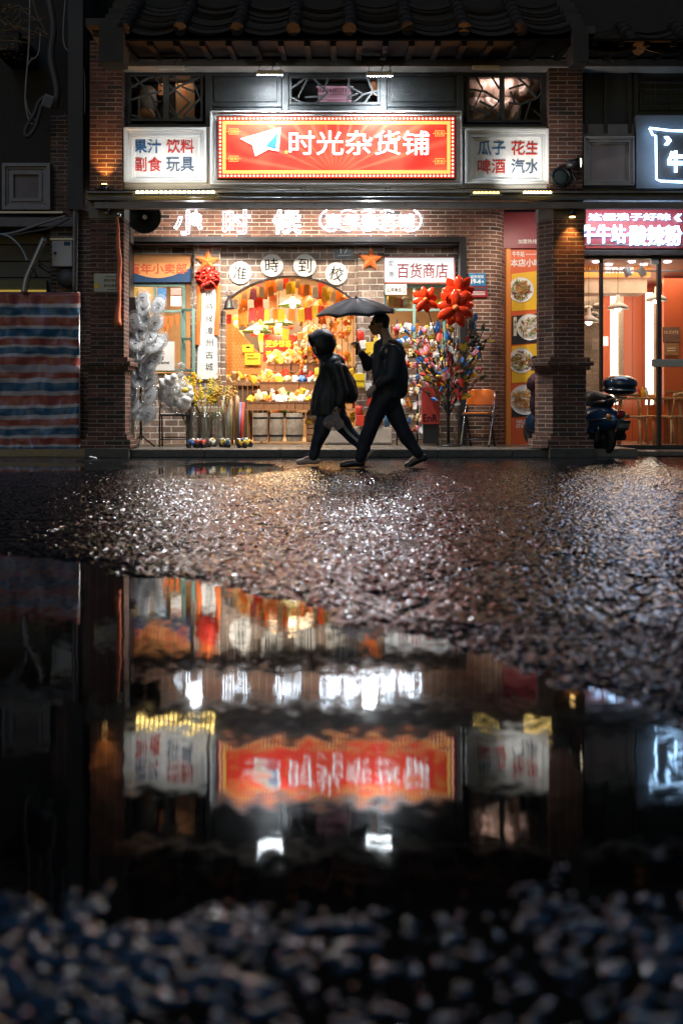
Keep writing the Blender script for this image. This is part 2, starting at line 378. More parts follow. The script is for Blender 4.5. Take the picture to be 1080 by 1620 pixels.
def gnoise(x, y, wl, sd=0):
    x = x / wl + sd*17.3; y = y / wl + sd*9.1; xi = np.floor(x).astype(np.int64); yi = np.floor(y).astype(np.int64); fx, fy = x-xi, y-yi
    def gr(i, j): 
        a = _g[_p[(_p[(xi+i) & 4095] + yi + j) & 4095]]; return np.cos(a)*(fx-i) + np.sin(a)*(fy-j)
    u = fx*fx*fx*(fx*(fx*6-15)+10); v = fy*fy*fy*(fy*(fy*6-15)+10)
    return (gr(0,0)*(1-u)+gr(1,0)*u)*(1-v) + (gr(0,1)*(1-u)+gr(1,1)*u)*v
def road_height(x, y):
    b = basin(x, y) + (.20*gnoise(x, y, .34, 20) + .12*gnoise(x, y, .11, 21))*np.clip((6.5-y)/2, .1, 1); t = np.clip((b+.15)/.52, 0, 1); lift = -.026 + .026*t*t*(3-2*t); fg = np.clip((1.85 - y)/.25, 0, 1); lift = lift*(1-fg) + np.minimum(lift, -.0090)*fg     # the nearest strip stands half under water
    calm = .35 + .65*np.clip((12.9 - y)/2.5, 0, 1)
    wn_ = np.clip((3.9 - y)/2.2, 0, 1); st = gnoise(x, y, .024, 1)*(1-wn_) + .80*gnoise(x, y, .023, 5)*wn_; st = np.sign(st)*np.abs(st)**.8
    h = .0066*st + .0046*gnoise(x, y, .0165, 2) + .0022*gnoise(x, y, .07, 3) + .006*gnoise(x, y, .5, 4)
    h += fg*(.004*gnoise(x, y, .026, 12) + .002*gnoise(x, y, .012, 13))
    h += np.where(y < 3.2, .0032*gnoise(x, y, .0095, 6), 0)
    cr = np.abs(gnoise(x, y, 1.6, 8) + .12*gnoise(x, y, .2, 9)); h -= .010*np.clip(1 - cr/.012, 0, 1)      # cracks
    return lift + h*calm
def grid(name, xs, ys, zf, mat, smooth=True, mask=None):
    X, Y = np.meshgrid(xs, ys); nx, ny = len(xs), len(ys)
    Z = zf(X, Y) if callable(zf) else np.full(X.shape, zf)
    co = np.stack([X.ravel(), Y.ravel(), Z.ravel()], 1).astype(np.float32)
    idx = np.arange(nx*ny).reshape(ny, nx); f = np.stack([idx[:-1,:-1], idx[:-1,1:], idx[1:,1:], idx[1:,:-1]], -1).reshape(-1, 4)
    if mask is not None: f = f[mask(X[:-1,:-1].ravel()+(xs[1]-xs[0])/2, Y[:-1,:-1].ravel()+(ys[1]-ys[0])/2)]
    me = bpy.data.meshes.new(name); me.vertices.add(len(co)); me.vertices.foreach_set('co', co.ravel())
    me.loops.add(f.size); me.loops.foreach_set('vertex_index', f.ravel().astype(np.int32)); me.polygons.add(len(f))
    me.polygons.foreach_set('loop_start', np.arange(0, f.size, 4, dtype=np.int32)); me.update(calc_edges=True); me.validate()
    me.polygons.foreach_set('use_smooth', np.ones(len(f), bool)); me.materials.append(mat)
    o = bpy.data.objects.new(name, me); COL.objects.link(o); return struct(o)
gx = np.concatenate([np.linspace(-150, -7, 12), np.arange(-6.5, 7, .5), np.linspace(7.05, 150, 12)])
grid('ground', gx, np.concatenate([np.linspace(-60, .8, 10), np.arange(1, 15, .5), np.linspace(15.1, 160, 12)]), -.034, mRoad)
grid('road_foreground', np.arange(-1.6, 1.6, .0046), np.arange(1.8, 3.2, .0046), road_height, mRoad)
grid('flooded_gravel', np.arange(-1.6, 1.6, .0042), np.arange(.8, 1.8045, .0042), road_height, mGravel)
grid('road', np.arange(-4.7, 4.7, .0088), np.arange(3.19, 13.9, .0088), road_height, mRoad)
grid('road_side', np.concatenate([np.arange(-6, -1.59, .02)]), np.arange(.8, 3.2, .02), road_height, mRoad); grid('road_side', np.arange(1.59, 6, .02), np.arange(.8, 3.2, .02), road_height, mRoad)
# puddles: level water sheets in the dips of the road
grid('puddle', np.arange(-6, 3.6, .06), np.arange(.82, 13.3, .06), -.0095, mWater, mask=lambda X, Y: (basin(X, Y) < .16) | (Y < 1.8))

# pavement and kerb
SW = .107
mPave = M('wet_paving_stone', (.13,.115,.1), .28, var=.4, vs=4, bump=.4, bs=30)
mKerb = M('kerb_stone', (.06,.055,.05), .5, var=.6, vs=6, bump=.8, bs=25)
struct(MB().box(-12, 3.9, DF+.16, 22, 0.005, SW).build('pavement', mPave, base=(0,0,0)))
kb = MB(); x = W(206, DF)
while x < W(876, DF):
    w = min(random.uniform(.85, 1.1), W(876, DF) - x); kb.box(x+.003, x+w-.003, DF, DF+.157, .001, SW+.002); x += w
struct(kb.build('kerb', mKerb, bevel=.012, base=(0,0,0)))
struct(MB().box(3.9, 12, DF+.5, 22, .004, .06).build('pavement_restaurant', mPave, base=(0,0,0)))

# ------------------------------------------------------------------ shop building
BL = thing('shop_building', 'old two storey brick arcade shop building with tiled roof and white framed sign panels', 'building', (-.3, DW, 0))
def pillar(xa, xb, base_l, base_r, chamfer):
    mb = MB(); Xa, Xb = W(xa, DF + (.30 if chamfer else 0)), W(xb, DF); dp = .32
    def ring(g, z0, z1, ch=chamfer):
        l_, r_ = Xa-g, Xb+g; c = .166 if ch else .0
        pts = [(l_, DF-g+c), (l_+c, DF-g), (r_, DF-g), (r_, DF+dp+g), (l_, DF+dp+g)] if ch else [(l_, DF-g), (r_, DF-g), (r_, DF+dp+g), (l_, DF+dp+g)]
        n = len(pts); vs = [(x, y, z0) for x, y in pts] + [(x, y, z1) for x, y in pts]
        mb.add(vs, [list(range(n))[::-1], list(range(n, 2*n))] + [(i, (i+1) % n, n+(i+1) % n, n+i) for i in range(n)])
    zc0, zc1 = H(585, DF), H(565, DF)
    ring(.02, .30, zc0); ring(.065, zc0, zc0+.055); ring(.10, zc0+.055, zc0+.11); ring(.06, zc0+.11, zc1)
    ring(0, zc1, 3.12); ring(.05, .24, .31); ring(.10, .13, .24)
    return mb
struct_parts = []
lp = pillar(143, 196, 137, 206, False).build('pillar', mBrickP, BL)
rp = pillar(849, 924, 845, 938, True).build('pillar', mBrickP, BL)
stone = M('dark_granite', (.05,.047,.043), .5, var=.5, vs=10, bump=.6, bs=30)
MB().box(W(137,DF), W(206,DF), DF-.13, DF+.6, 0, .13).build('plinth', stone, lp, bevel=.01)
MB().box(W(866,DF), W(938,DF), DF-.13, DF+.5, 0, .13).build('plinth', stone, rp, bevel=.01)
# capitals under the ledge
MB().box(W(141,DF), W(197,DF), DF-.01, DF+.34, 3.12, 3.32).build('capital', mConc, lp)
cp = MB(); l_, r_ = W(849,DF+.3)-.01, W(924,DF)+.01
pts = [(l_, DF+.166), (l_+.17, DF-.01), (r_, DF-.01), (r_, DF+.34), (l_, DF+.34)]
cp.add([(x, y, 3.12) for x, y in pts] + [(x, y, 3.32) for x, y in pts], [[4,3,2,1,0],[5,6,7,8,9]] + [(i, (i+1) % 5, 5+(i+1) % 5, 5+i) for i in range(5)])
cp.build('capital', mConc, rp)
# upper pilasters
UP0, UP1 = H(303, DF), H(100, DF)
MB().box(W(142,DF), W(193,DF), DF, DF+.5, UP0, UP1+.3).build('upper_pilaster', mBrickP, BL)
MB().box(W(868,DF), W(921,DF), DF, DF+.5, UP0, UP1-.02).build('upper_pilaster', mBrickP, BL)
# fascia ledge: dark pipe band above, pale lip below
mLip = M('stained_ledge_paint', (.20,.165,.14), .7, var=.4, vs=4, bump=.4)
X0, X1 = W(141,DF), W(1300,DF)
MB().box(W(150,DF-.12), X1, DF-.14, DF-.05, H(329,DF-.14), H(319,DF-.14)).build('ledge_lip', mLip, BL)
lg = MB().box(X0, X1, DF-.10, DF+.5, H(318.5,DF), H(309,DF)); lg.box(X0, X1, DF-.16, DF+.45, H(309,DF), H(306,DF))
lg.build('ledge', M('grey_ledge_metal', (.16,.15,.14), .5, .3, var=.5), BL, bevel=.006)
for i in range(16): MB().cyl((W(170+i*47,DF), DF-.139, H(324,DF)), (W(170+i*47,DF), DF-.146, H(324,DF)), .007, n=6).build('bolt', mSteelD, BL)
# arcade ceiling and beam
MB().box(W(141,DF), W(1300,DF), DF+.5, DW+.1, 3.56, 3.64).build('arcade_ceiling', M('arcade_ceiling', (.55,.53,.5), .8, var=.15), BL)
# fascia plaster wall
FW = DF+.16
MB().box(W(193,DF), W(868,DF), FW, FW+.3, H(306,DF), H(195,DF)).build('fascia', mPlaster, BL)
MB().box(W(921,DF), W(1300,DF), FW+.02, FW+.3, H(306,DF), H(190,DF)).build('fascia', M('grey_fascia', (.22,.22,.23), .8, var=.3), BL)
# sign panel frames (moulded, mitred look by nested frames)
def moulded(x0, y0, x1, y1, inner, nm='sign_frame', mat=mFrameW, panel=mPanelW):
    mb = MB(); d = DF+.02; n = 5
    for i in range(n):                         # stepped moulding falling in towards the panel
        t = i / n; u = (i + 1) / n; dd = d + .0 + [0,.02,.035,.03,.06][i]
        a, b, c, e = x0+(inner[0]-x0)*t, y0+(inner[1]-y0)*t, x1+(inner[2]-x1)*t, y1+(inner[3]-y1)*t
        a2, b2, c2, e2 = x0+(inner[0]-x0)*u, y0+(inner[1]-y0)*u, x1+(inner[2]-x1)*u, y1+(inner[3]-y1)*u
        for q in ((a,b,c,b2), (a,e2,c,e), (a,b2,a2,e2), (c2,b2,c,e2)):
            mb.box(W(q[0],DF), W(q[2],DF), dd, FW+.01, H(q[3],DF), H(q[1],DF))
    f = mb.build(nm, mat, BL, bevel=.003, seg=1)
    if panel: MB().box(W(inner[0]-2,DF), W(inner[2]+2,DF), DF+.10, FW+.005, H(inner[3]+2,DF), H(inner[1]-2,DF)).build('panel', panel, f)
    return f
moulded(195, 200, 326, 287, (212, 217, 311, 279))
moulded(332, 174, 731, 290, (343, 182, 721, 282), panel=None)
moulded(736, 202, 869, 289, (752, 218, 852, 279))
moulded(924, 214, 1004, 292, (936, 225, 994, 282), mat=M('dim_moulding', (.3,.28,.28), .7, var=.3), panel=M('mauve_plaster', (.28,.23,.23), .8, var=.35, vs=3))
MB().box(W(1008,DF), W(1300,DF), DF+.05, FW+.03, H(296,DF), H(180,DF)).build('panel', M('blue_grey_panel', (.14,.15,.17), .6, var=.15), BL)
# window band
WB = DF+.18
bandf = MB()
bandf.box(W(193,DF), W(868,DF), WB, WB+.10, H(200,DF), H(190,DF))
bandf.box(W(193,DF), W(868,DF), WB-.005, WB+.1, H(112,DF), H(107,DF))
for x in (197, 327, 450, 607, 731, 865): bandf.box(W(x-5,DF), W(x+5,DF), WB-.01, WB+.1, H(190,DF), H(112,DF))
bandf.build('window_band', mDarkWood, BL, bevel=.004)
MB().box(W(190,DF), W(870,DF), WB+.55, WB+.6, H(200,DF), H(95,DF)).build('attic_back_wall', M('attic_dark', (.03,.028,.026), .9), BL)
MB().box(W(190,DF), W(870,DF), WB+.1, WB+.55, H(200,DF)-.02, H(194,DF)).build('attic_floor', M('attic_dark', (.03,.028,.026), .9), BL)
def dark_panel(x0, x1):
    mb = MB(); mb.pbox(x0, 113, x1, 190, WB+.05, .03); mb.pbox(x0+7, 121, x1-7, 160, WB+.035, .014); mb.frame(x0, 113, x1, 168, .03, WB+.025, .024)
    mb.build('wood_panel', mDarkWood, BL, bevel=.004)
dark_panel(332, 445); dark_panel(612, 726)
def lattice(x0, y0, x1, y1, segs, mull=None, nm='window'):
    w = MB().frame(x0, y0, x1, y1, .035, WB+.01, .06).build(nm, mDarkWood, BL, bevel=.004)
    mb = MB()
    for k, (a, b, c, e) in enumerate(segs):
        dd = WB + .03 + .004 * (k % 3)
        mb.bar(at(x0+a*(x1-x0), y0+b*(y1-y0), dd), at(x0+c*(x1-x0), y0+e*(y1-y0), dd), .022, .03, up=(0,1,0))
    if mull: mb.pbox(mull-4, y0+3, mull+4, y1-3, WB+.015, .05)
    mb.build('lattice', M('lattice_wood', (.07,.075,.08), .5, var=.4), w)
    return w
L1 = [(0,.35,.42,.02),(0,.60,.30,.45),(.30,.45,.46,.38),(.10,.1,.30,.45),(.2,.25,.38,.62),(.30,.45,.44,.95),(.16,.5,.16,1),(0,.85,.2,.95),(.38,.62,.46,.6),(.25,.72,.4,.98),(0,.2,.12,.3),(.36,.1,.46,.3),
      (.54,.25,.82,.62),(.82,.62,.60,.98),(.54,.75,.72,1),(.60,.03,.68,.3),(.68,.3,1,.08),(.82,0,.96,.55),(.96,.55,.74,.9),(.68,.3,.54,.45),(.88,.4,.72,.3),(.74,.9,1,1),(.54,.6,.64,.85)]
lattice(201, 113, 321, 191, L1, 262)
L2 = [(0,.5,.22,0),(.22,0,.10,.75),(0,.72,.18,1),(.25,.02,.42,.6),(.42,.6,.28,1),(.18,.75,.40,.7),(.44,.05,.38,.45),(.66,0,.64,1),(.64,.35,.82,.65),(.82,.65,.68,1),(.82,.65,1,.5),(.86,.1,.92,.55),(.92,.55,.82,1),(.64,.75,.76,.62),(1,.75,.9,.55)]
lattice(457, 119, 601, 165, L2)
MB().pbox(455, 165, 603, 190, WB+.03, .04).build('window_sill', mDarkWood, BL)
L3 = [(0,.3,.24,.36),(.1,0,.2,.3),(.2,.3,.08,.75),(0,.62,.3,.85),(.24,.36,.42,.55),(.42,.55,.22,.9),(.3,.0,.42,.3),(.16,.55,.34,.7),(.22,.9,.1,1),(.36,.75,.46,1),(0,.9,.14,1),
      (.54,.3,.75,.2),(.75,.2,.6,.0),(.75,.2,.9,.5),(.9,.5,.7,.62),(.7,.62,.54,.6),(.70,.62,.64,1),(.82,.55,.74,1),(.9,.5,1,.3),(.86,.75,1,.95),(.56,.35,.62,.6),(.8,.35,.96,.1),(.58,1,.64,.8)]
lattice(738, 117, 861, 193, L3, 794)
# right neighbour's window band of the same range
rb = MB(); rb.pbox(921, 112, 1300, 214, WB+.03, .06)
for x in (924, 955, 993, 1003): rb.pbox(x, 115, x+6, 210, WB-.01, .04)
for i in range(5): rb.pbox(1008, 128+i*11, 1300, 130+i*11, WB+.005, .02)
for i in range(9): rb.pbox(1012+i*24, 128 if i % 2 else 139, 1014+i*24, 160 if i % 2 else 174, WB+.001, .02)
rb.build('window', mDarkWood, BL, bevel=.003)
# concrete beam above
MB().box(W(180,DF), W(1300,DF), DF-.06, DF+.6, H(107,DF), H(94,DF)).build('beam', mConc, BL, bevel=.01)
# eave board, soffit and tiled roof
DE = 12.8; ze = H(60, DE)
MB().box(W(185,DF), W(1300,DF), DF+.1, DF+.6, H(94,DF), ze+1.0).build('eave_wall', mBlackW := M('sooty_wall', (.03,.028,.026), .9, var=.5), BL)
sf = MB(); sf.add([(W(190,DE), DE, ze-.03), (W(1300,DE), DE, ze-.03), (W(1300,DE), DF+.1, H(92,DF)+.02), (W(190,DE), DF+.1, H(92,DF)+.02),
                   (W(190,DE), DE, ze+.0), (W(1300,DE), DE, ze+.0), (W(1300,DE), DF+.1, H(92,DF)+.06), (W(190,DE), DF+.1, H(92,DF)+.06)],
                  [(0,1,2,3),(7,6,5,4),(0,4,5,1),(2,6,7,3),(0,3,7,4),(1,5,6,2)])
for i in range(26): sf.bar((W(195,DE)+i*.32, DE+.02, ze-.06), (W(195,DE)+i*.32, DF+.08, H(92,DF)-.01), .05, .07)
sf.build('soffit', M('dark_rafters', (.008,.007,.006), .9, var=.5, spec=.1), BL)
def roof_mesh(x0, x1, y0, z0, per, slope, length, seed):
    rnd = random.Random(seed); mb = MB(); nx = int((x1-x0)/per*12); rows = int(length/.085); cs, sn = math.cos(slope), math.sin(slope)
    prev = None; vs = []; fs = []
    offs = [[rnd.uniform(-.012, .012) for _ in range(200)] for _ in range(rows+1)]
    for j in range(rows):
        for q in (0, 1):
            for i in range(nx+1):
                x = x0 + (x1-x0)*i/nx; u = ((x-x0)/per) % 1; k = int((x-x0)/per)
                pan = -.09 * (1 - (2*u-1)**2)                     # concave pan
                t = j*.085 + q*.085 + offs[j][k]*(1.6)
                lift = (.022 if q == 0 else 0) + offs[j][k]*.4
                vs.append((x, y0 + t*cs - lift*sn, z0 + pan + t*sn + lift*cs))
    for j in range(rows*2-1):
        for i in range(nx):
            a = j*(nx+1)+i; fs.append((a, a+1, a+nx+2, a+nx+1))
    mb.add(vs, fs)
    # cover ridges of half round tiles over the seams
    k = 0; x = x0
    while x < x1 + .01:
        for j in range(int(length/.2)):
            t = j*.2 + rnd.uniform(-.01, .01); jx = rnd.uniform(-.012, .012)
            a = Vector((x+jx, y0+t*cs-.02, z0+t*sn+.0)); b = Vector((x+jx, y0+(t+.24)*cs, z0+(t+.24)*sn+.01))
            mb.cyl(a, b, .085, .07, n=12)
        k += 1; x += per
    return mb
roof = roof_mesh(W(196,DE), W(905,DE), DE-.02, ze+.10, .69, R(36), 3.2, 3).build('roof', mTile, BL)
roof_mesh(W(925,DE), W(1300,DE), DE+.1, H(72,DE), .69, R(34), 3.2, 8).build('roof', mTile, BL)
# gable parapets on both ends of the main roof
def parapet(xa, xb, seed):
    mb = MB(); rnd = random.Random(seed)
    for j in range(14):
        t = j*.24; y = DE - .12 + t*.8; z = ze + .02 + t*.62
        mb.box(xa - rnd.uniform(0,.02), xb + rnd.uniform(0,.02), y, y+.3, z-.35, z+.08)
    return mb
parapet(W(160,DE), W(196,DE), 1).build('parapet', M('sooty_parapet', (.05,.045,.04), .9, var=.6, vs=4, bump=.7), BL, bevel=.01)
parapet(W(905,DE), W(925,DE), 2).build('parapet', M('sooty_parapet', (.05,.045,.04), .9, var=.6, vs=4, bump=.7), BL, bevel=.01)
cb = MB()
mCorn = M('dark_cornice', (.07,.062,.056), .9, var=.6, vs=4, bump=.7)  # plain concrete tone, darkened evenly
for i, (a, b) in enumerate(((150,205),(156,200),(162,197))): cb.box(W(a,DF), W(b,DF), DF-.5+.16*i, DF+.3, H(62+i*11,DF), H(50+i*11,DF))
cb.build('cornice', mCorn, BL, bevel=.01)
cb = MB()
for i, (a, b) in enumerate(((858,930),(864,926),(869,921))): cb.box(W(a,DF), W(b,DF), DF-.4+.13*i, DF+.3, H(70+i*11,DF), H(58+i*11,DF))
cb.build('cornice', mCorn, BL, bevel=.01)

MB().box(W(120,15), W(210,15), DF+1.2, DF+1.4, 3, 9.5).build('sky_cover_wall', mBlackW, BL)  # added wall closing the gap where bright sky showed through
# ---- shop wall on the plane DW
zt = 3.56
sw = MB()
sw.box(W(150,DW), W(737,DW), DW, DW+.3, H(374,DW), zt)
sw.box(W(150,DW), W(200,DW), DW, DW+.3, SW, H(374,DW))
sw.box(W(737,DW), W(768,DW), DW, DW+.6, SW, zt)
sw.build('wall', mBrickW, BL)
cw = MB(); n = 10; rad = .30; vs = []
for i in range(n+1):
    a = R(90)*i/n; x = W(768,DW) + rad*math.sin(a); y = DW + rad*(1-math.cos(a)); vs += [(x, y, SW), (x, y, zt)]
cw.add(vs, [(2*i, 2*i+2, 2*i+3, 2*i+1) for i in range(n)], 0, True)
cwo = cw.build('rounded_corner', mBrickW, BL)
uv = cwo.data.uv_layers[0]
for lp_ in cwo.data.loops:
    v = cwo.data.vertices[lp_.vertex_index].co; ang = math.atan2(v.x - (W(768,DW)+.3), rad - v.y) ; uv.data[lp_.index].uv = (W(768,DW) + rad*ang, v.z)
MB().box(W(768,DW)+rad, W(768,DW)+rad+.02, DW+rad, DW+3, SW, zt).build('side_wall', mBrickW, BL)
# steel opening frame
of = MB(); of.box(W(197,DW), W(737,DW), DW-.03, DW+.30, H(383,DW), H(374,DW)); of.box(W(197,DW), W(206,DW), DW-.03, DW+.3, SW, H(383,DW)); of.box(W(727,DW), W(737,DW), DW-.03, DW+.3, SW, H(383,DW))
of.box(W(206,DW), W(727,DW), DW+.02, DW+.1, H(386,DW), H(383,DW))
of.build('opening_frame', mSteelD, BL, bevel=.006)
# inner brick facade on DI
def ih(y): return H(y, DI)
def ix(x): return W(x, DI)
IT = 3.3
inn = MB()
inn.box(ix(195), ix(308), DI+.08, DI+.2, ih(448), IT); inn.box(ix(195), ix(308), DI+.08, DI+.2, SW, ih(590)); inn.box(ix(300), ix(308), DI+.08, DI+.2, ih(590), ih(448))
inn.build('inner_wall', mBrickT, BL)
inn = MB().box(ix(607), ix(730), DI+.08, DI+.2, ih(446), IT); inn.box(ix(704), ix(730), DI+.08, DI+.2, SW, ih(446)); inn.box(ix(607), ix(704), DI+.08, DI+.2, SW, ih(560))
inn.build('inner_wall', mBrickT, BL)
for xa, xb in ((308, 350), (566, 607)): MB().box(ix(xa), ix(xb), DI-.08, DI+.2, SW, ih(388)).build('inner_pilaster', mBrickT, BL)
MB().box(ix(195), ix(735), DI-.1, DI+.22, ih(388), IT).build('inner_header', brick_mat('brick_dark_header', (.07,.05,.045), (.1,.07,.06), (.25,.23,.22), bw=.21, rh=.095), BL)
ar = MB(); xa, xb = ix(350), ix(566); pts = []
xc, zc = ix(459), ih(437); half = ix(562) - ix(459); sag = ih(437) - ih(478); rr = (half*half + sag*sag) / (2*sag)
N = 20
arc = [(xc + rr*math.sin(t), zc - rr + rr*math.cos(t)) for t in [(-1 + 2*i/N) * math.asin(half/rr) for i in range(N+1)]]
for (x0, z0), (x1, z1) in zip(arc, arc[1:]):
    ar.add([(x0, DI, z0), (x1, DI, z1), (x1, DI, ih(388)), (x0, DI, ih(388)), (x0, DI+.2, z0), (x1, DI+.2, z1), (x1, DI+.2, ih(388)), (x0, DI+.2, ih(388))], [(0,1,2,3),(7,6,5,4),(0,4,5,1)])
ar.box(ix(350), arc[0][0], DI, DI+.2, SW, ih(388)); ar.box(arc[-1][0], ix(566), DI, DI+.2, SW, ih(388))
ar.build('arch_wall', mBrickT, BL)
am = MB()
for (x0, z0), (x1, z1) in zip(arc, arc[1:]): am.bar((x0, DI-.01, z0), (x1, DI-.01, z1), .02, .05, up=(0,1,0))
am.build('arch_trim', mSteelD, BL)
# interior shell
RX0, RX1, RY1, RZ = W(190,DW), W(740,DW), 19.2, 3.15
mInt = M('interior_cream', (.26,.17,.10), .7, var=.2, vs=3)
MB().box(RX0, RX1, RY1, RY1+.1, SW, RZ).build('interior_back_wall', mInt, BL)
MB().box(RX0-.1, RX0, DI+.2, RY1, SW, RZ).build('interior_side_wall', mInt, BL)
MB().box(RX1, RX1+.1, DI+.62, RY1, SW, RZ).build('interior_side_wall', mInt, BL)
MB().box(RX0-.1, RX1+.1, DI+.2, RY1+.1, RZ, RZ+.1).build('interior_ceiling', M('interior_ceiling', (.2,.13,.08), .8), BL)
MB().box(RX0, RX1, DI-.1, RY1, SW, SW+.01).build('interior_floor', M('interior_floor', (.3,.22,.15), .4, var=.3), BL)
# green windows: left bay and right bay
def green_window(x0, y0, x1, y1, mull, rail):
    mb = MB(); mb.frame(x0, y0, x1, y1, .045, DI+.05, .06)
    for m_ in mull: mb.pbox(m_-2.2, y0+4, m_+2.2, y1-4, DI+.055, .045)
    for r_ in rail: mb.pbox(x0+4, r_-2, x1-4, r_+2, DI+.06, .04)
    w = mb.build('window', mGreenF, BL, bevel=.004)
    MB().pbox(x0+3, y0+3, x1-3, y1-3, DI+.085, .004).build('glass', mGlass, w)
    return w
green_window(203, 448, 293, 588, (245,), (492,))
green_window(607, 450, 704, 562, (655,), (490,))
sash = MB(); a, b = at(288, 490, DI+.02), at(306, 490, DI-.22)
for (p, q) in (((288,490),(306,490)), ((288,536),(306,536)), ((288,586),(306,586))): sash.bar(at(p[0],p[1],DI+.02), at(q[0],q[1],DI-.25), .035, .04, up=(0,0,1))
for px, dd in ((288, DI+.02), (306, DI-.25)): sash.bar(at(px,488,dd), at(px,588,dd), .04, .04)
sash.build('open_sash', mGreenF, BL, bevel=.003)
# ------------------------------------------------------------------ lights of the place, plus added fill lamps
WARM, COOL, AMB = (1,.72,.42), (.86,.93,1), (1,.42,.1)
lamp('AREA', (W(420,17), 17.2, 3.1), 560, WARM, 2.6, (W(420,17), 17.2, 0), size_y=2.4, name='shop_ceiling_light')
lamp('AREA', (W(1000,14.5), 14.2, 3.3), 18, (1,.9,.88), 1.8, (W(1000,15), 14.8, 2.9), size_y=.15, name='signboard_fill')  # unseen area lamp added to brighten the maroon signboard
lamp('AREA', (W(460,15), 14.55, 3.45), 85, (1,.86,.68), 3.6, (W(460,15), 15.8, 0), size_y=.15, name='arcade_fill')  # area lamp without fixture, added under the arcade to brighten the shop front
def flood(px, py, d, lit, label, tilt=20):
    t = thing('flood_lamp', label, 'lamp', at(px, py, d), 'flood lamps along the beam over the signs')
    o = at(px, py, d); w = .17
    rot = Matrix.Rotation(R(tilt), 3, 'X')
    MB().obox(o, (w*2, .12, .05), rot).build('housing', M('lamp_housing', (.75,.73,.7), .4, var=.1), t, bevel=.006)
    MB().obox(o + rot @ Vector((0,-.0,-.028)), (w*1.9, .10, .006), rot).build('diffuser', emis('flood_lit', (.85,.94,1), 150) if lit else mPaper, t)
    MB().bar(o+Vector((-w*.8,.0,.0)), o+Vector((-w*.8,.02,.14)), .008, .02).build('bracket', mSteelG, t)
    MB().bar(o+Vector((w*.8,.0,.0)), o+Vector((w*.8,.02,.14)), .008, .02).build('bracket', mSteelG, t)
    MB().tube([o+Vector((.02,.03,.02)), o+Vector((.03,.05,.08)), o+Vector((.07,.02,.13)), o+Vector((.12,.12,.15))], .005).build('cable', mBlack, t)
flood(427, 114, DF-.22, True, 'lit flood lamp above the paper plane end of the red sign')
flood(600, 116, DF-.22, True, 'lit flood lamp above the right half of the red sign')
flood(272, 106, DF-.22, False, 'unlit flood lamp above the left lattice window')
flood(768, 106, DF-.22, False, 'unlit flood lamp above the right lattice window')
for px in (427, 600): lamp('AREA', at(px, 122, DF-.36), 42, (.80,.90,1), .3, at(px, 300, DF+.02), name='flood_light', size_y=.1).data.spread = R(125)

# ---- signs on the fascia
def small_sign(name, label, rows, x0s, y0s, d=DF+.10):
    t = thing(name, label, 'sign', at(262 if x0s[0] < 500 else 800, 240, d), 'painted grocery word signs either side of the red sign')
    for txt, x, y, col in rows:
        text_mb(txt, x, y, x + (44 if len(txt) == 2 else 21), y + 23, d, off=.012, ext=.012).build('lettering', {'r': M('red_letter', (.42,.03,.02), .5, var=.3), 'b': M('blue_letter', (.02,.09,.2), .5, var=.3), 'g': M('slate_letter', (.07,.1,.15), .5, var=.4)}[col], t)
small_sign('word_sign', 'white panel with blue and red words left of the red sign', [('果汁', 211, 219, 'b'), ('饮料', 263, 219, 'r'), ('副食', 212, 248, 'r'), ('玩具', 263, 248, 'g')], (211,), (219,))
small_sign('word_sign', 'white panel with blue and red words right of the red sign', [('瓜子', 755, 222, 'b'), ('花生', 808, 222, 'r'), ('啤酒', 755, 251, 'r'), ('汽水', 808, 251, 'g')], (755,), (222,))

SG = DF + .0
t = thing('light_box_sign', 'long red light box sign with paper plane and five white characters', 'sign', at(532, 282, SG))
SX0, SY0, SX1, SY1 = 345, 184, 719, 281
MB().pbox(SX0, SY0, SX1, SY1, SG+.012, .13).build('box', mSteelD, t, bevel=.004)
def red_sign():
    m = bpy.data.materials.new('backlit_red'); m.use_nodes = True; n = m.node_tree.nodes; l = m.node_tree.links; b = n['Principled BSDF']
    g = n.new('ShaderNodeNewGeometry'); sp = n.new('ShaderNodeSeparateXYZ'); l.new(g.outputs['Position'], sp.inputs[0])
    def mt(op, a, c, v=None):
        q = n.new('ShaderNodeMath'); q.operation = op
        for i, x in enumerate((a, c, v)):
            if x is None: continue
            (l.new(x, q.inputs[i]) if not isinstance(x, (int, float)) else setattr(q.inputs[i], 'default_value', x))
        return q.outputs[0]
    a = mt('ARCTAN2', mt('SUBTRACT', sp.outputs['Z'], H(278, SG)), mt('SUBTRACT', sp.outputs['X'], W(530, SG)))
    s_ = mt('SINE', mt('MULTIPLY', a, 26), 0); s_ = mt('MULTIPLY_ADD', mt('POWER', mt('MAXIMUM', s_, 0), 3), 1, 0)
    nz = n.new('ShaderNodeTexNoise'); nz.inputs['Scale'].default_value = 2.2; l.new(g.outputs['Position'], nz.inputs['Vector'])
    mx = n.new('ShaderNodeMix'); mx.data_type = 'RGBA'; mx.inputs[6].default_value = (.66,.022,.012,1); mx.inputs[7].default_value = (.9,.13,.06,1)
    l.new(mt('MULTIPLY_ADD', s_, .45, mt('MULTIPLY_ADD', nz.outputs[0], 1.2, -.45)), mx.inputs[0]); l.new(mx.outputs[2], b.inputs['Emission Color']); l.new(mx.outputs[2], b.inputs['Base Color'])
    b.inputs['Emission Strength'].default_value = .75; b.inputs['Roughness'].default_value = .35; return m
face = MB().pbox(SX0+12, SY0+12, SX1-12, SY1-12, SG, .012).build('face', red_sign(), t)
MB().frame(SX0+7, SY0+7, SX1-7, SY1-7, .042, SG-.003, .015).build('yellow_border', emis('sign_yellow', (1,.55,.12), 1.1), t)
MB().frame(SX0, SY0, SX1, SY1, .056, SG-.0, .012).build('red_border', emis('sign_red_border', (.75,.06,.02), .7), t)
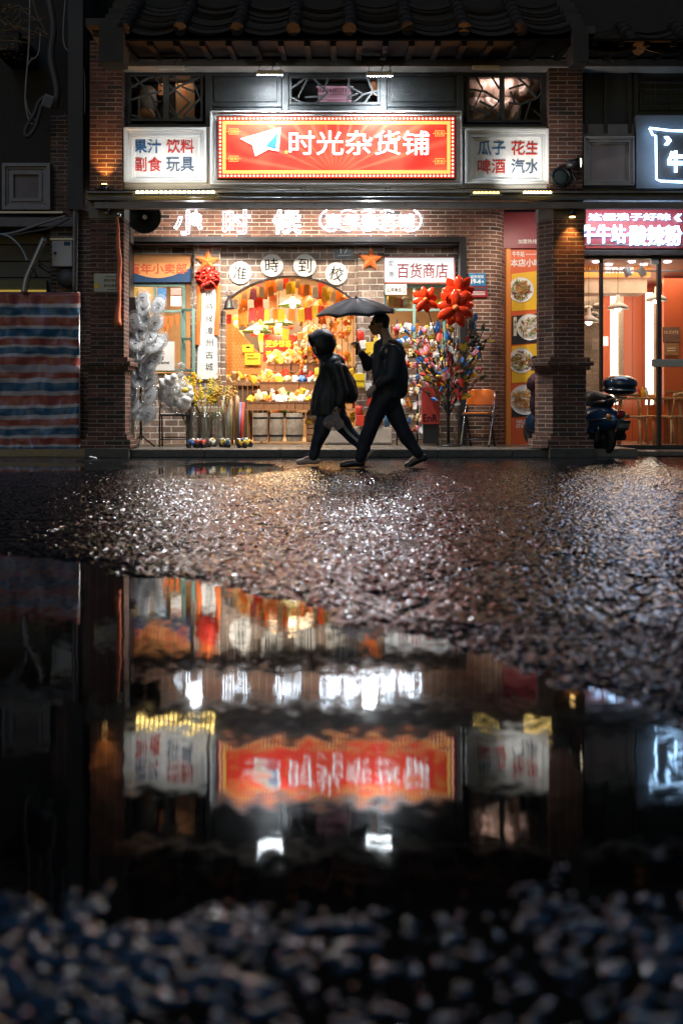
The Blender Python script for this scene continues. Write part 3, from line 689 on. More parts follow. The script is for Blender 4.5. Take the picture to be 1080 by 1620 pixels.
bu = MB(); a, b_, c, e = W(SX0+3.3,SG), W(SX1-3.3,SG), H(SY1-3.3,SG), H(SY0+3.3,SG)
n = 62
for i in range(n+1):
    x = a + (b_-a)*i/n
    for z in (c, e): bu.ball((x, SG-.004, z), .013, n=6)
n = 15
for i in range(1, n):
    z = c + (e-c)*i/n
    for x in (a, b_): bu.ball((x, SG-.004, z), .013, n=6)
bo = bu.build('bulb_chain', emis('sign_bulbs', (1,.8,.6), 2.4), t); bo['kind'] = 'stuff'
mSW = emis('sign_white', (1,.97,.95), 1.9)
text_mb('时光杂货铺', 457, 206, 679, 245, SG, off=.008, ext=.006).build('lettering', mSW, t)
pl = MB()
def poly(mb, pts, y0, th, mi=0): return mb.prism([(W(x,SG), H(y,SG)) for x, y in pts], y0, y0+th, mi)
poly(pl, [(380,219),(444,201),(441,239),(424,236),(404,247),(399,229)], SG-.009, .009)
plo = pl.build('paper_plane', mSW, t)
for nm, pts, mt_ in (('plane_fold', [(390,220),(432,207),(401,226)], emis('sign_orange_lt', (1,.45,.25), .9)), ('plane_fold', [(402,230),(436,207),(408,240)], emis('sign_cream', (.8,.75,.45), .9)), ('plane_fold', [(420,231),(440,208),(436,236)], emis('sign_blue', (.05,.25,.45), .7))):
    poly(MB(), pts, SG-.012, .0028).build(nm, mt_, plo)
for txt, x, y in (('饮料', 364, 205), ('糖果', 364, 248), ('玩具', 690, 208), ('零食', 690, 252)):
    g = MB().frame(x-2, y-2, x+13, y+7, .006, SG-.004, .004); g.bar(at(x-6,y+2.5,SG-.004), at(x-2,y+2.5,SG-.004), .005, .003, up=(0,1,0)); g.bar(at(x+13,y+2.5,SG-.004), at(x+17,y+2.5,SG-.004), .005, .003)
    text_mb(txt, x, y, x+11, y+5.5, SG, off=.01, ext=.003, mb=g).build('tag', emis('sign_yellow', (1,.55,.12), 1.1), t)
# star doodles
for x, y, r_ in ((453,240,4),(621,214,4),(562,208,3)):
    poly(MB(), [(x+r_*(1 if k%2==0 else .45)*math.sin(k*math.pi/5), y-r_*(1 if k%2==0 else .45)*math.cos(k*math.pi/5)) for k in range(10)], SG-.006, .006).build('star', emis('sign_yellow', (1,.55,.12), 1.1), t)

# ---- LED bars on the ledge
def led_bar(x0, x1, n, y, d, lab, dim=1.0, warm=(1,.70,.2), xr=None):
    t = thing('led_bar', lab, 'light strip', at((x0+x1)/2, y+4, d), 'LED wash bars lying on the ledge')
    MB().box(W(x0-4,d), W(x1+4,d), d, d+.05, H(y+5,d), H(y+1.5,d)).build('rail', mSteelG, t, bevel=.003)
    e_ = emis('led_%d' % int(dim*100), warm, 26*dim)
    for i in range(n):
        q = at(x0 + (x1-x0)*(i+.5)/n, y, d+.02); MB().ball(q, .024, sc=(1,.8,.8), n=8).build('led_lens', e_, t)
led_bar(214, 340, 17, 303.5, DF-.215, 'bright LED bar with round warm lenses under the left word sign')
led_bar(748, 790, 7, 304.5, DF-.215, 'dim LED bar under the left edge of the right word sign', .12)
led_bar(828, 872, 9, 304, DF-.215, 'short LED bar of yellow lenses under the right end of the right word sign', .35)
lamp('AREA', at(268, 296, DF-.36), 4.5, (.93,.95,1), 1.0, at(277, 240, DF+.1), name='led_wash', size_y=.05).data.spread = R(95)
lamp('AREA', at(808, 296, DF-.36), 4, (.97,.95,.92), .4, at(850, 240, DF+.1), name='led_wash', size_y=.05).data.spread = R(95)
# long unlit tube housings
for x0, x1 in ((354, 478), (482, 612), (616, 736)):
    tb = thing('tube_housing', {354: 'slim white tube housing on the ledge under the paper plane', 482: 'slim white tube housing on the ledge under the middle of the red sign', 616: 'slim white tube housing on the ledge under the right end of the red sign'}[x0], 'lamp', at((x0+x1)/2, 307, DF-.12), 'tube housings on the ledge')
    MB().box(W(x0,DF-.12), W(x1,DF-.12), DF-.12, DF-.07, H(307,DF-.12), H(302,DF-.12)).build('housing', mWhite, tb, bevel=.006)
    MB().tube([at(x1-3, 304, DF-.1), at(x1-2, 296, DF-.1), at(x1+5, 295, DF-.08), at(x1+6, 304, DF-.08)], .006).build('cable', mBlack, tb)
for k, (ya, yb, lb) in enumerate(((300.5, 299, 'black conduit line running along the ledge above the tube housings'), (311, 312, 'thin grey cable clipped to the front edge of the ledge'))):
    pts = [at(150+i*40, ya + (yb-ya)*i/23 + random.uniform(-.7,.7) - (2 if k == 0 and i % 5 == 0 else 0), DF-(.02 if k == 0 else .168)) for i in range(24)]
    o = MB().tube(pts, .009 if k == 0 else .006, 6).build('cable', mBlack if k == 0 else mSteelG); tag(o, lb, 'cable')
# small spot lamps on the brick pillars
def pillar_spot(px, py, d, up, lab):
    t = thing('spot_lamp', lab, 'lamp', at(px, py, d))
    o = at(px, py, d); s_ = 1 if up else -1
    MB().cyl(o, o+Vector((0,0,.10*s_)), .035, .045, n=14).build('barrel', mSteelD, t)
    MB().cyl(o+Vector((0,0,.101*s_)), o+Vector((0,0,.108*s_)), .036, n=14).build('lens', emis('amber_lens', (1,.6,.2), 14), t)
    MB().bar(o, o+Vector((0,.06,-.08*s_ if up else .12)), .012, .012).build('bracket', mSteelD, t)
    lamp('SPOT', o+Vector((0,-.02,.12*s_)), 38, AMB, .02, o+Vector((0,.16,.9*s_)), spot=75, name='amber_spot_light', blend=.9)
pillar_spot(165, 304, DF-.10, True, 'small uplight on the ledge washing the left brick pilaster orange')
pillar_spot(905, 330, DF-.09, False, 'small downlight glowing orange on the right brick pillar')
t = thing('spot_lamp', 'small dark downlight hanging under the ledge on the left pillar', 'lamp', at(169, 335, DF-.08))
o = at(169, 335, DF-.08); MB().cyl(o, o+Vector((0,0,.07)), .04, .03).build('barrel', mSteelD, t); MB().ball(o, .03).build('lens', M('lens_glass', (.5,.5,.5), .1), t); MB().bar(o+Vector((0,0,.07)), o+Vector((0,0,.16)), .01, .01).build('bracket', mSteelD, t)

# ---- neon characters on the shop wall
ND = DW - .06
def neon(txt, x0, y0, x1, y1, lab, br=.005, name='neon_character'):
    o = text_mb(txt, x0, y0, x1, y1, ND, off=.010, outline=br*2.0, res=2).build(name, mNeon)
    return tag(o, lab, 'neon sign', 'outlined neon characters on the brick wall')
neon('小', 275, 332, 320, 371, 'first big neon character, next to the black disc')
neon('时', 353, 331, 396, 370, 'second big neon character from the left')
neon('候', 431, 331, 477, 370, 'third big neon character, left of the cloud shaped neon')
t = thing('neon_cloud_sign', 'cloud outlined neon with five small characters', 'neon sign', at(586, 366, ND))
text_mb('童年杂货铺', 514, 338, 655, 360, ND, off=.003, ext=.01).build('lettering', mNeon, t)
def arcpts(cx, cy, rx, ry, a0, a1, n=14): return [at(cx + rx*math.cos(R(a0+(a1-a0)*i/n)), cy - ry*math.sin(R(a0+(a1-a0)*i/n)), ND) for i in range(n+1)]
cl = MB(); cl.tube(arcpts(523, 348, 17, 17, 110, 300), .009, 6)
for cx in (550, 582, 612): cl.tube(arcpts(cx, 350, 16, 14, 200, 340), .009, 6)
for cx in (550, 582, 612): cl.tube(arcpts(cx, 347, 16, 15, 50, 130), .007, 6)
cl.tube(arcpts(648, 348, 18, 17, 70, -120), .009, 6)
cl.build('cloud_outline', mNeon, t)
# two floodlights that burn out in the picture
for px, py, lab, tx in ((585, 350, 'glaring round lamp in front of the cloud shaped neon', 540), (309, 346, 'glaring lamp beside the first neon character', 330)):
    t = thing('wall_lamp', lab, 'lamp', at(px, py, 14.0), 'glaring lamps among the neon characters')
    o = at(px, py, 14.0)
    MB().ball(o, .10 if px > 500 else .085, sc=(1.0,.7,1), n=16).build('bulb', emis('glare_white', (.9,.96,1), 55), t)
    MB().cyl(o+Vector((0,.04,0)), (o.x, o.y+.1, 3.56), .012).build('hanger', mWhite, t)
    lamp('SPOT', o+Vector((0,.10,-.06)), 120 if px > 500 else 140, (.97,.96,.94), .05, (o.x + (.25 if px > 500 else -.3), DW-.3, .4), spot=110, name='shopfront_flood', blend=.5)
    lamp('SPOT', o+Vector((0,-.12,-.06)), 75, (.93,.95,1), .09, at(tx, 720, 13.2), spot=130, name='pavement_flood', blend=.6)
for px in (248, 338, 466, 551, 684, 770, 1027): lamp('SPOT', at(px, 297, DF-.50), 150, (1,.42,.12), .02, (W(px,DE), DE-.02, ze+.10), spot=30, name='eave_uplight', blend=.8)
# black round horn speaker
t = thing('horn_speaker', 'big black round dish hanging under the ledge left of the neon', 'speaker', at(228, 370, DF+.35))
o = at(229, 343, DF+.35)
MB().lathe([(.0,.09),(.04,.08),(.06,.05),(.215,-.02),(.225,-.03),(.22,.0),(.10,.10),(.0,.13)], o, 36, axis='Y').build('dish', M('black_dish', (.02,.025,.028), .35), t)
MB().cyl(o+Vector((0,.03,0)), o+Vector((0,-.02,0)), .03).build('hub', mWhite, t); MB().bar(o+Vector((0,.1,0)), o+Vector((0,.1,.5)), .03, .03).build('bracket', mSteelD, t)
# round coil and lamp on the right pilaster
t = thing('cable_coil', 'round black cable coil hanging at the foot of the right pilaster', 'cable', at(887, 298, DF-.1))
o = at(887, 279, DF-.08)
def ring(mb, c, r, w, n=28, seed=0, wob=.004):
    rn = random.Random(seed); mb.tube([c+Vector(((r+rn.uniform(-wob,wob))*math.cos(2*math.pi*i/n), rn.uniform(-.01,.01), (r+rn.uniform(-wob,wob))*math.sin(2*math.pi*i/n))) for i in range(n+1)], w, 7); return mb
mb = MB()
for k in range(5): ring(mb, o+Vector((0,.012*k,0)), .115+.008*(k%3), .009, seed=k)
mb.build('coil', mBlack, t); MB().ball(o+Vector((0,.04,0)), .105, sc=(1,.2,1), n=20).build('backing', M('dark_wall_plate', (.02,.03,.035), .5), t)
t = thing('spot_lamp', 'white faced spot lamp pointing right beside the cable coil', 'lamp', at(915, 262, DF-.15))
o = at(911, 259, DF-.12); MB().cyl(o+Vector((-.12,.03,.0)), o+Vector((.05,-.02,.01)), .045, .07, n=16).build('barrel', mSteelD, t)
MB().lathe([(0,.0),(.06,.0),(.062,-.012),(0,-.014)], o+Vector((.055,-.02,.01)), 16, axis='X').build('lens', emis('pale_lens', (1,.85,.6), 2.5), t)
MB().tube([o+Vector((-.05,.04,-.02)), o+Vector((-.03,.06,-.12)), o+Vector((.0,.03,-.2)), o+Vector((-.03,.05,-.3))], .012).build('arm', mSteelD, t)
# wall plates
def plate(name, lab, x0, y0, x1, y1, d, mat, cat='sign', parts=(), bev=.003, th=.012):
    t = thing(name, lab, cat, at((x0+x1)/2, y1, d)); MB().pbox(x0, y0, x1, y1, d, th).build('board', mat, t, bevel=bev)
    for a in parts:
        if a[0] == 't': text_mb(a[1], *a[2:6], d-.001, off=a[7] if len(a) > 7 else .012, ext=.0025).build('lettering', a[6], t)
        elif a[0] == 'b': MB().pbox(*a[1:5], d-.0032, .003).build(a[6] if len(a) > 6 else 'stripe', a[5], t)
    return t
plate('number_plate', 'blue street number plate 19-4 on the rounded brick corner', 741, 432, 768, 452, DW-.02, M('enamel_blue', (.03,.17,.36), .3, var=.1), parts=(
    ('t','延安南路', 744, 435, 765, 440, mWhite), ('t','19-4', 745, 441, 760, 449, mWhite, .03), ('t','号', 761.5, 444, 765, 448, mWhite)))
plate('notice_plate', 'dark red notice plate with small lines under the blue number plate', 743, 453, 771, 470, DW-.02, M('dark_red_plate', (.3,.02,.03), .4, var=.1), parts=(
    ('b',744,454,770,459,M('slate_band',(.06,.05,.07),.5),'band'),) + tuple(('b',745+(i%2)*3,461+i*2.2,767,461.8+i*2.2,mPaper,'line') for i in range(3)))
plate('number_plate', 'grey house number plate 17 above the arch', 529, 389, 558, 408, DI-.02, M('grey_plate', (.12,.14,.16), .4, var=.2), parts=(('t','17', 538, 391, 551, 401, mWhite, .01), ('b',534,403,554,404,mPaper,'line')))
plate('advice_plate', 'cream plate with a yellow leaf and Chinese writing on the left pillar', 148, 432, 190, 462, DF-.02, M('cream_plate', (.5,.46,.38), .5, var=.15), bev=.02, th=.02, parts=(
    ('t','厉行节约', 164, 441, 187, 446, mInk), ('t','反对浪费', 164, 449, 187, 454, mInk), ('b',166,437,188,437.8,mInk,'line'), ('b',170,457.5,186,458.3,mInk,'line')))
# ginkgo leaf on it
lf = MB().prism([(W(153,DF)+.03*math.cos(R(a)), H(452,DF)+.05*math.sin(R(a))*.8) for a in range(-60, 300, 24)], DF-.0235, DF-.0195)
o = lf.build('leaf_emblem', mYellow); tag(o, 'round yellow leaf emblem stuck on the cream plate', 'emblem')
# orange ribbon hanging on the left pillar
t = thing('hanging_ribbon', 'long coral ribbon hanging from a hook on the left pillar', 'ribbon', at(187, 515, DF-.05))
rbm = MB(); n = 26; vs = []
for i in range(n+1):
    u = i/n; px = 185.5 + 3*math.sin(u*3)+ (0.8*math.sin(u*19)); py = 343 + u*172; w = (.012 + .022*math.sin(min(1,u*2.2)*1.57)) * (1 if u < .85 else 1+.6*(u-.85)/.15) * (.7 if .68 < u < .8 else 1); p = at(px, py, DF-.06)
    vs += [p+Vector((-w,0,0)), p+Vector((0,-.02,0)), p+Vector((w,0,0)), p+Vector((0,.015,0))]
rbm.add(vs, [(4*i+k, 4*i+(k+1)%4, 4*i+4+(k+1)%4, 4*i+4+k) for i in range(n) for k in range(4)] + [(0,1,2,3), (4*n+3,4*n+2,4*n+1,4*n)], 0, True)
rbm.build('ribbon', M('coral_cloth', (.75,.19,.08), .7, var=.2), t); MB().ball(at(188, 339, DF-.06), .035).build('hook', mChrome, t)

# ---- signs around the inner facade
dS = DI - .03
plate('round_letter_disc', 'white disc with the first character, lowest at the left of the arch', 0,0,1,1, 60, mPaper) if False else None
for k, (ch, px, py) in enumerate((('准', 380, 431), ('時', 430, 419.5), ('到', 482, 419.5), ('校', 532, 432.5))):
    t = thing('round_letter_disc', ['white disc with the character at the left foot of the arch curve', 'white disc above the left top of the arch', 'white disc above the right top of the arch', 'white disc at the right foot of the arch, above the umbrella'][k], 'sign', at(px, py+18, dS), 'white character discs over the arch')
    o = at(px, py, dS); MB().lathe([(0,0),(.166,0),(.168,.006),(.166,.014),(0,.014)], o, 32, axis='Y', smooth=False).build('disc', mPaper, t)
    rot = {0: 6, 1: -4, 2: 3, 3: 14}[k]; m_ = text_mb(ch, px-10.5, py-11, px+10.5, py+11, dS-.003, off=-.004, ext=.002)
    rm_ = Matrix.Rotation(R(rot), 3, 'Y'); m_.v = [o + rm_ @ (v - o) for v in m_.v]
    m_.build('lettering', mInk, t)
def star(px, py, r, d, lab, group=None):
    mb = MB(); o = at(px, py, d); vs = []
    for k in range(10):
        q = r if k % 2 == 0 else r*.42; vs.append(o + Vector((q*math.sin(k*math.pi/5+.06), 0, q*math.cos(k*math.pi/5+.06))))
    mb.add(vs + [o + Vector((0,-.035,0)), o+Vector((0,.01,0))], [(k, (k+1)%10, 10) for k in range(10)] + [((k+1)%10, k, 11) for k in range(10)])
    return tag(mb.build('paper_star', mOrange), lab, 'star', 'orange stars on the pilasters')
star(328, 413, .19, DI-.12, 'orange star on the left pilaster above the satin rosette'); star(586, 410, .19, DI-.12, 'orange star on the pilaster right of the number 17 plate')
# red satin rosette + ribbon + vertical banner
t = thing('satin_rosette', 'big ruffled red satin rosette with orange tails on the left pilaster', 'rosette', at(329, 530, DI-.16))
o = at(329, 439, DI-.18); rn = random.Random(4); ro = MB()
for ringr, cnt, rr_ in ((.13, 12, .07), (.085, 9, .065), (.03, 5, .06)):
    for k in range(cnt):
        a = 2*math.pi*k/cnt + ringr*20; c = o + Vector((ringr*math.cos(a), -.06*(1-ringr/.15)-rn.uniform(0,.03), ringr*math.sin(a)))
        rot = Matrix.Rotation(rn.uniform(0,3), 3, 'Z') @ Matrix.Rotation(rn.uniform(0,3), 3, 'X')
        ro.lathe([(.0,.02),(rr_*.5,.03),(rr_,.0),(rr_*.8,-.02),(rr_*.75,-.005)], (0,0,0), 10, axis='Y')
        for v in ro.v[-50:]: v[:] = c + rot @ v
ro.build('rosette', mRedSatin, t)
for x0, x1, yb in ((310, 318, 545), (340, 348, 530)):
    mb = MB(); n = 12; vs = []
    for i in range(n+1):
        u = i/n; y = 450 + u*(yb-450); dx = 1.5*math.sin(u*5); vs += [at(x0+dx, y, DI-.13+.02*math.sin(u*9)), at((x0+x1)/2+dx, y, DI-.155), at(x1+dx, y, DI-.13)]
    mb.add(vs, [(3*i+k, 3*i+k+1, 3*i+k+4, 3*i+k+3) for i in range(n) for k in (0,1)], 0, True)
    mb.build('tail', mOrange, t)
t = thing('vertical_banner', 'tall white banner with a column of black characters under the rosette', 'banner', at(331, 590, DI-.11))
MB().prism([(W(318,DI), H(455,DI)), (W(344,DI), H(455,DI)), (W(346,DI), H(600,DI)), (W(313,DI), H(600,DI))], DI-.115, DI-.105).build('cloth', mPaper, t)
for i, ch in enumerate('小時候漳州古城'): text_mb(ch, 325, 460+i*19, 337, 472+i*19, DI-.116, off=.002, ext=.002).build('lettering', mInk, t)
# signboards of the bays
t = plate('shop_banner', 'orange and navy banner with red characters over the left green window', 203, 402, 303, 446, DI+.0, M('banner_orange', (.75,.33,.12), .6, var=.1), 'banner', th=.02, parts=(('t','童年小卖部', 204, 416, 296, 433, M('banner_red', (.6,.1,.04), .6), .03),))
wv = [(W(203,DI), H(446,DI)), (W(303,DI), H(446,DI)), (W(303,DI), H(416,DI))] + [(W(300-i*97/10,DI), H(424 + 14*math.sin(i/10*3.1)**1 + 3*i/10,DI)) for i in range(11)]
MB().prism(wv, DI-.0012, DI+.001).build('navy_wave', M('banner_navy', (.02,.06,.15), .6), t)
t = plate('shop_sign', 'white lit sign with maroon characters over the right green window', 608, 407, 718, 446, DI-.02, emis('white_sign_face', (.9,.95,.97), .8), parts=(('t','百货商店', 628, 416, 708, 440, M('maroon_letter', (.3,.03,.04), .5), .012), ('t','实', 614, 412, 623, 422, M('grey_letter', (.2,.22,.25), .5)), ('t','惠', 615, 429, 623, 438, M('grey_letter', (.2,.22,.25), .5))), th=.03)
MB().frame(606, 405, 720, 448, .022, DI-.03, .045).build('sign_border', M('pink_border', (.55,.2,.18), .5), t, bevel=.005)
t = plate('phone_sign', 'small white public telephone sign under the white lit sign', 609, 449, 643, 466, DI-.05, mPaper, parts=(('t','公用电话', 612, 455, 635, 462, mInk, .012),), bev=.01)
MB().tube([at(637+3*math.sin(R(a)), 458-5*math.cos(R(a)), DI-.055) for a in range(0, 181, 20)], .006).build('rim', mOrange, t)
# window posters of the left bay
plate('window_poster', 'white poster with a brown character behind the left display rack', 228, 540, 276, 586, DI+.02, mPaper, 'poster', parts=(('t','糕', 243, 552, 259, 570, M('brown_letter', (.25,.05,.03), .6), .02), ('t','好吃不贵', 250, 572, 268, 576, mInk)), th=.004)
mPostA = M('poster_print_blue', (.1,.25,.5), .5, var=.8, vs=25); mPostB = M('poster_print_pink', (.7,.35,.3), .5, var=.7, vs=30); mPostC = M('poster_print_orange', (.8,.4,.1), .5, var=.7, vs=28)
for x0, y0, x1, y1, m_, lb in ((206, 455, 219, 468, mPostC, 'small orange printed sheet in the top left pane'), (206, 470, 219, 486, mPostA, 'small blue printed sheet in the top left pane'), (249, 455, 263, 474, mPostA, 'pale blue printed sheet in the right pane of the green window'), (270, 455, 287, 466, mPostB, 'pink printed sheet in the right pane of the green window'), (270, 468, 287, 484, mPaper, 'white note under the pink sheet in the green window')):
    plate('window_poster', lb, x0, y0, x1, y1, DI+.03, m_, 'poster', th=.004, bev=0)
# unseen taller building added behind the roof, so the water mirrors dark
UB = thing('added_rear_building', 'added tall dark building hidden behind the tiled roof', 'building', (0, 17.6, 0)); mUp = M('rear_wall', (.04,.034,.03), .9, var=.4)
MB().box(-14, 14, 19.6, 20.2, 3.3, 16).build('wall', mUp, UB)
for px in (360, 420, 730, 850, 960):
    x = (px-540)/1660*20; w = MB().box(x-.42, x+.42, 19.5, 19.59, 11.2, 12.6).build('window', M('rear_window', (.05,.03,.02), .3), UB)
    for i in range(9): MB().box(x-.36, x+.36, 19.47, 19.5, 11.27+i*.145, 11.33+i*.145).build('louvre', emis('dim_room_glow', (1,.6,.35), .10), w)  # faint glow put into the louvres themselves
# ------------------------------------------------------------------ restaurant next door (right)
DB = 14.9
RB = thing('restaurant', 'brightly lit orange noodle restaurant behind glass with white glowing characters over the door', 'restaurant', (W(1040,DB), DB, .06))
mMar = M('maroon_sign_metal', (.22,.02,.03), .4, var=.15)
MB().box(W(924,DB), W(1330,DB), DB-.1, DB+.3, H(394,DB), H(333,DB)).build('signboard', mMar, RB)
MB().box(W(918,DB), W(1330,DB), DB-.12, DB+.35, H(405,DB), H(397,DB)).build('door_header', mSteelD, RB, bevel=.005)
MB().box(W(918,DB), W(1330,DB), DB-.11, DB+.3, H(389.2,DB), H(388,DB)).build('trim', mSteelG, RB)
def glow_text(txt, x0, y0, x1, y1, off, nm='glowing_lettering', ext=.03):
    text_mb(txt, x0, y0, x1, y1, DB-.14, off=off*.2, ext=ext).build(nm, emis('cool_sign', (.40,.68,1), 8), RB)
    text_mb(txt, x0+1.5, y0+1.5, x1+1.5, y1+1.5, DB-.105, off=off*.2, ext=.004).build('letter_shadow', M('blue_letter_shade', (.05,.12,.25), .4), RB)  # blue offset copy stands in for the shadow around the letters
glow_text('牛牛站·', 920, 355, 994, 384, .035); glow_text('酸辣粉', 996, 356, 1078, 388, .035)
glow_text('这個浪子好味', 931, 337, 1060, 348, .0, ext=.015)
glow_text('《', 1066, 338, 1078, 350, .03, ext=.015)
mOr = M('restaurant_orange_wall', (.5,.105,.035), .35, var=.12, vs=2, bump=.05)
RI = 18.3; fx0, fx1 = W(926,DB), W(1330,DB)
MB().box(fx0-.1, fx1+.4, DB, RI+.2, .06, .07).build('interior_floor', M('restaurant_floor', (.3,.2,.15), .3, var=.2), RB)
MB().box(W(860,RI), fx1+.4, RI, RI+.1, .07, 2.9).build('back_wall', mOr, RB)
MB().box(fx0-.12, fx0-.02, DB+.3, RI, .07, 2.95).build('side_wall', mOr, RB)
MB().box(fx0-.1, fx1+.4, DB, RI+.1, 2.82, 2.9).build('ceiling', M('restaurant_ceiling', (.7,.45,.35), .6), RB)
MB().box(W(1050,17.0), W(1110,17.0), 17.0, 17.1, .07, 2.8).build('partition', mOr, RB)
# orange header strip with writing, white soffit
HDs = 16.2
MB().box(fx0-.1, W(1029,HDs), HDs, HDs+.1, H(437,HDs), H(413,HDs)).build('menu_header', emis('header_orange', (1,.32,.05), .9), RB)
text_mb('STATION', 900, 421, 945, 430, HDs, off=.01, ext=.004).build('lettering', mInk, RB)
text_mb('营养搭配', 956, 418, 1002, 432, HDs, off=.03, ext=.004).build('lettering', mSW, RB)
MB().box(fx0-.1, W(1026,HDs), HDs+.1, HDs+.6, H(462,HDs), H(438,HDs)).build('white_soffit', M('soffit_cream', (.75,.68,.6), .6), RB)
# light pilasters
for px in (972, 1028):
    d = 17.6; w = MB().pbox(px-4, 463, px+4, 640, d, .12).build('light_tube', emis('tube_warm_white', (1,.86,.68), 7), RB)
    MB().pbox(px+5, 463, px+14, 640, d+.02, .3).build('terrazzo_pilaster', M('terrazzo', (.45,.42,.4), .4, var=.8, vs=60), RB)
lamp('AREA', (W(1000,16.8), 16.8, 2.75), 70, (1,.68,.42), 2.0, (W(1000,16.8), 16.8, 0), size_y=2.0, name='restaurant_ceiling_light')
mTl = brick_mat('white_wall_tiles', (.6,.58,.55), (.7,.68,.64), (.3,.28,.27), dark=(.5,.48,.46), bw=.2, rh=.2, ms=.004, bumpd=.001, rough=.2)
MB().box(W(900,17.2), W(949,17.2), 17.2, 17.3, .07, H(468,17.2)).build('tiled_wall', mTl, RB)
for px, py in ((938, 497), (930, 488), (946, 484)): MB().ball(at(px,py,17.1), .07, sc=(1.3,.5,.8), n=10).build('wall_ornament', mSteelG, RB)
MB().pbox(953, 532, 962, 547, 17.9, .08).build('wall_box', mWhite, RB, bevel=.01)
for x in (985, 1000, 1016, 1060, 1075): MB().box(W(x,RI)-.004, W(x,RI)+.004, RI-.004, RI, .07, 2.8).build('panel_joint', mMar, RB)
for i in range(5): MB().cyl((W(940+i*28,15.6), 15.5+.3*(i%2), 2.815), (W(940+i*28,15.6), 15.5+.3*(i%2), 2.80), .05, n=14).build('downlight', emis('downlight_white', (.9,.93,1), 12), RB)
MB().cyl((fx0, 15.7, 2.70), (fx1, 15.7, 2.70), .015).build('track', mWhite, RB)
MB().box(W(1050,16.99), W(1110,16.99), 16.985, 16.999, .9, .93).build('dado_rail', mWood, RB)
# glazing: posts, door handle bar
for px, w in ((951.5, 5), (1043, 6)): MB().pbox(px-w/2, 405, px+w/2, 706, DB+.0, .08).build('door_post', mSteelD, RB, bevel=.004)
MB().pbox(924, 405, 1330, 409, DB+.002, .06).build('top_rail', mSteelD, RB); MB().box(fx0, fx1, DB, DB+.08, .06, .12).build('sill', mSteelD, RB)
for xa, xb in ((924, 949), (954, 1040), (1046, 1200)): MB().pbox(xa, 409, xb, 703, DB+.03, .008).build('glass_pane', mGlass, RB)
MB().pbox(1031, 568, 1110, 580, DB-.04, .03).build('door_bar', M('brushed_steel', (.4,.4,.4), .35, .7), RB, bevel=.004)
MB().pbox(1030, 409, 1042, 418, DB-.02, .05).build('door_closer', mSteelG, RB, bevel=.005)
plate('framed_picture', 'dark framed picture on the orange wall behind the glass door', 1048, 517, 1075, 541, 16.95, M('picture_dark', (.15,.08,.06), .6, var=.8, vs=20), 'picture', parts=(('t','NUDITE', 1050,523,1073,528, M('cream_letter', (.6,.45,.3), .6)),))
plate('framed_picture', 'small brown notice under the dark framed picture', 1050, 543, 1073, 562, 16.95, M('picture_brown', (.3,.16,.08), .6, var=.5, vs=20), 'picture', parts=(('b',1055,550,1068,551,mPaper,'line'),('b',1055,554,1068,555,mPaper,'line')))
for k, (px, py, lb) in enumerate(((977, 489, 'white pendant lamp hanging between the two door posts'), (1038, 476, 'white pendant lamp seen behind the second door post'), (931, 510, 'lowest white pendant lamp, half behind the brick pillar'))):
    d = 16.0; o = at(px, py, d); t = thing('pendant_lamp', lb, 'lamp', o, 'pendant lamps in the restaurant')
    MB().lathe([(.0,.22),(.025,.22),(.035,.12),(.08,.09),(.14,.05),(.165,.0),(.155,.0),(.12,.035),(0,.06)], o, 28).build('shade', mWhite, t)
    MB().ball(o+Vector((0,0,.01)), .05).build('bulb', emis('pendant_bulb', (1,.8,.55), 18), t)
    MB().cyl(o+Vector((0,0,.2)), (o.x, o.y, 2.82), .004).build('cord', mBlack, t)
for k, (px, lb, tl) in enumerate(((992, 'white cylinder track lamp near the glowing header writing', -20), (1015, 'white cylinder track lamp at the end of the orange header', -30))):
    o = at(px, 430, 15.7); t = thing('track_lamp', lb, 'lamp', o, 'track lamps in the restaurant'); q = Matrix.Rotation(R(tl), 3, 'Y') @ Vector((0,0,1))
    MB().cyl(o - q*.07, o + q*.07, .055, n=20).build('barrel', mWhite, t, bevel=.004); MB().cyl(o+q*.07, (o.x+.02, o.y, 2.82), .01).build('stem', mWhite, t)
# sign with glowing outline at the right edge
t = thing('outline_neon_sign', 'dark board with blue white neon outline at the right edge above the restaurant', 'neon sign', at(1060, 288, DF))
MB().pbox(1041, 206, 1130, 281, DF-.0, .04).build('board', M('sign_charcoal', (.04,.035,.035), .6), t, bevel=.01)
nm_ = emis('neon_blue', (.4,.66,1), 9)
MB().tube([at(1027,202,DF-.04), at(1032,213,DF-.04), at(1037,214,DF-.04), at(1038,283,DF-.04), at(1045,286,DF-.04), at(1130,290,DF-.04)], .014).build('neon_tube', nm_, t)
MB().tube([at(1027,202,DF-.04), at(1060,206,DF-.04), at(1130,208,DF-.04)], .014).build('neon_tube', nm_, t)
text_mb('牛', 1055, 238, 1081, 272, DF-.03, off=.05, ext=.02).build('lettering', nm_, t)
text_mb('》', 1050, 215, 1062, 229, DF-.03, off=.04, ext=.02).build('lettering', nm_, t)
lamp('AREA', at(1065, 250, DF-.35), 1.6, (.6,.8,1), .5, at(1065,250,DF+1), name='neon_glow_light', size_y=.4)

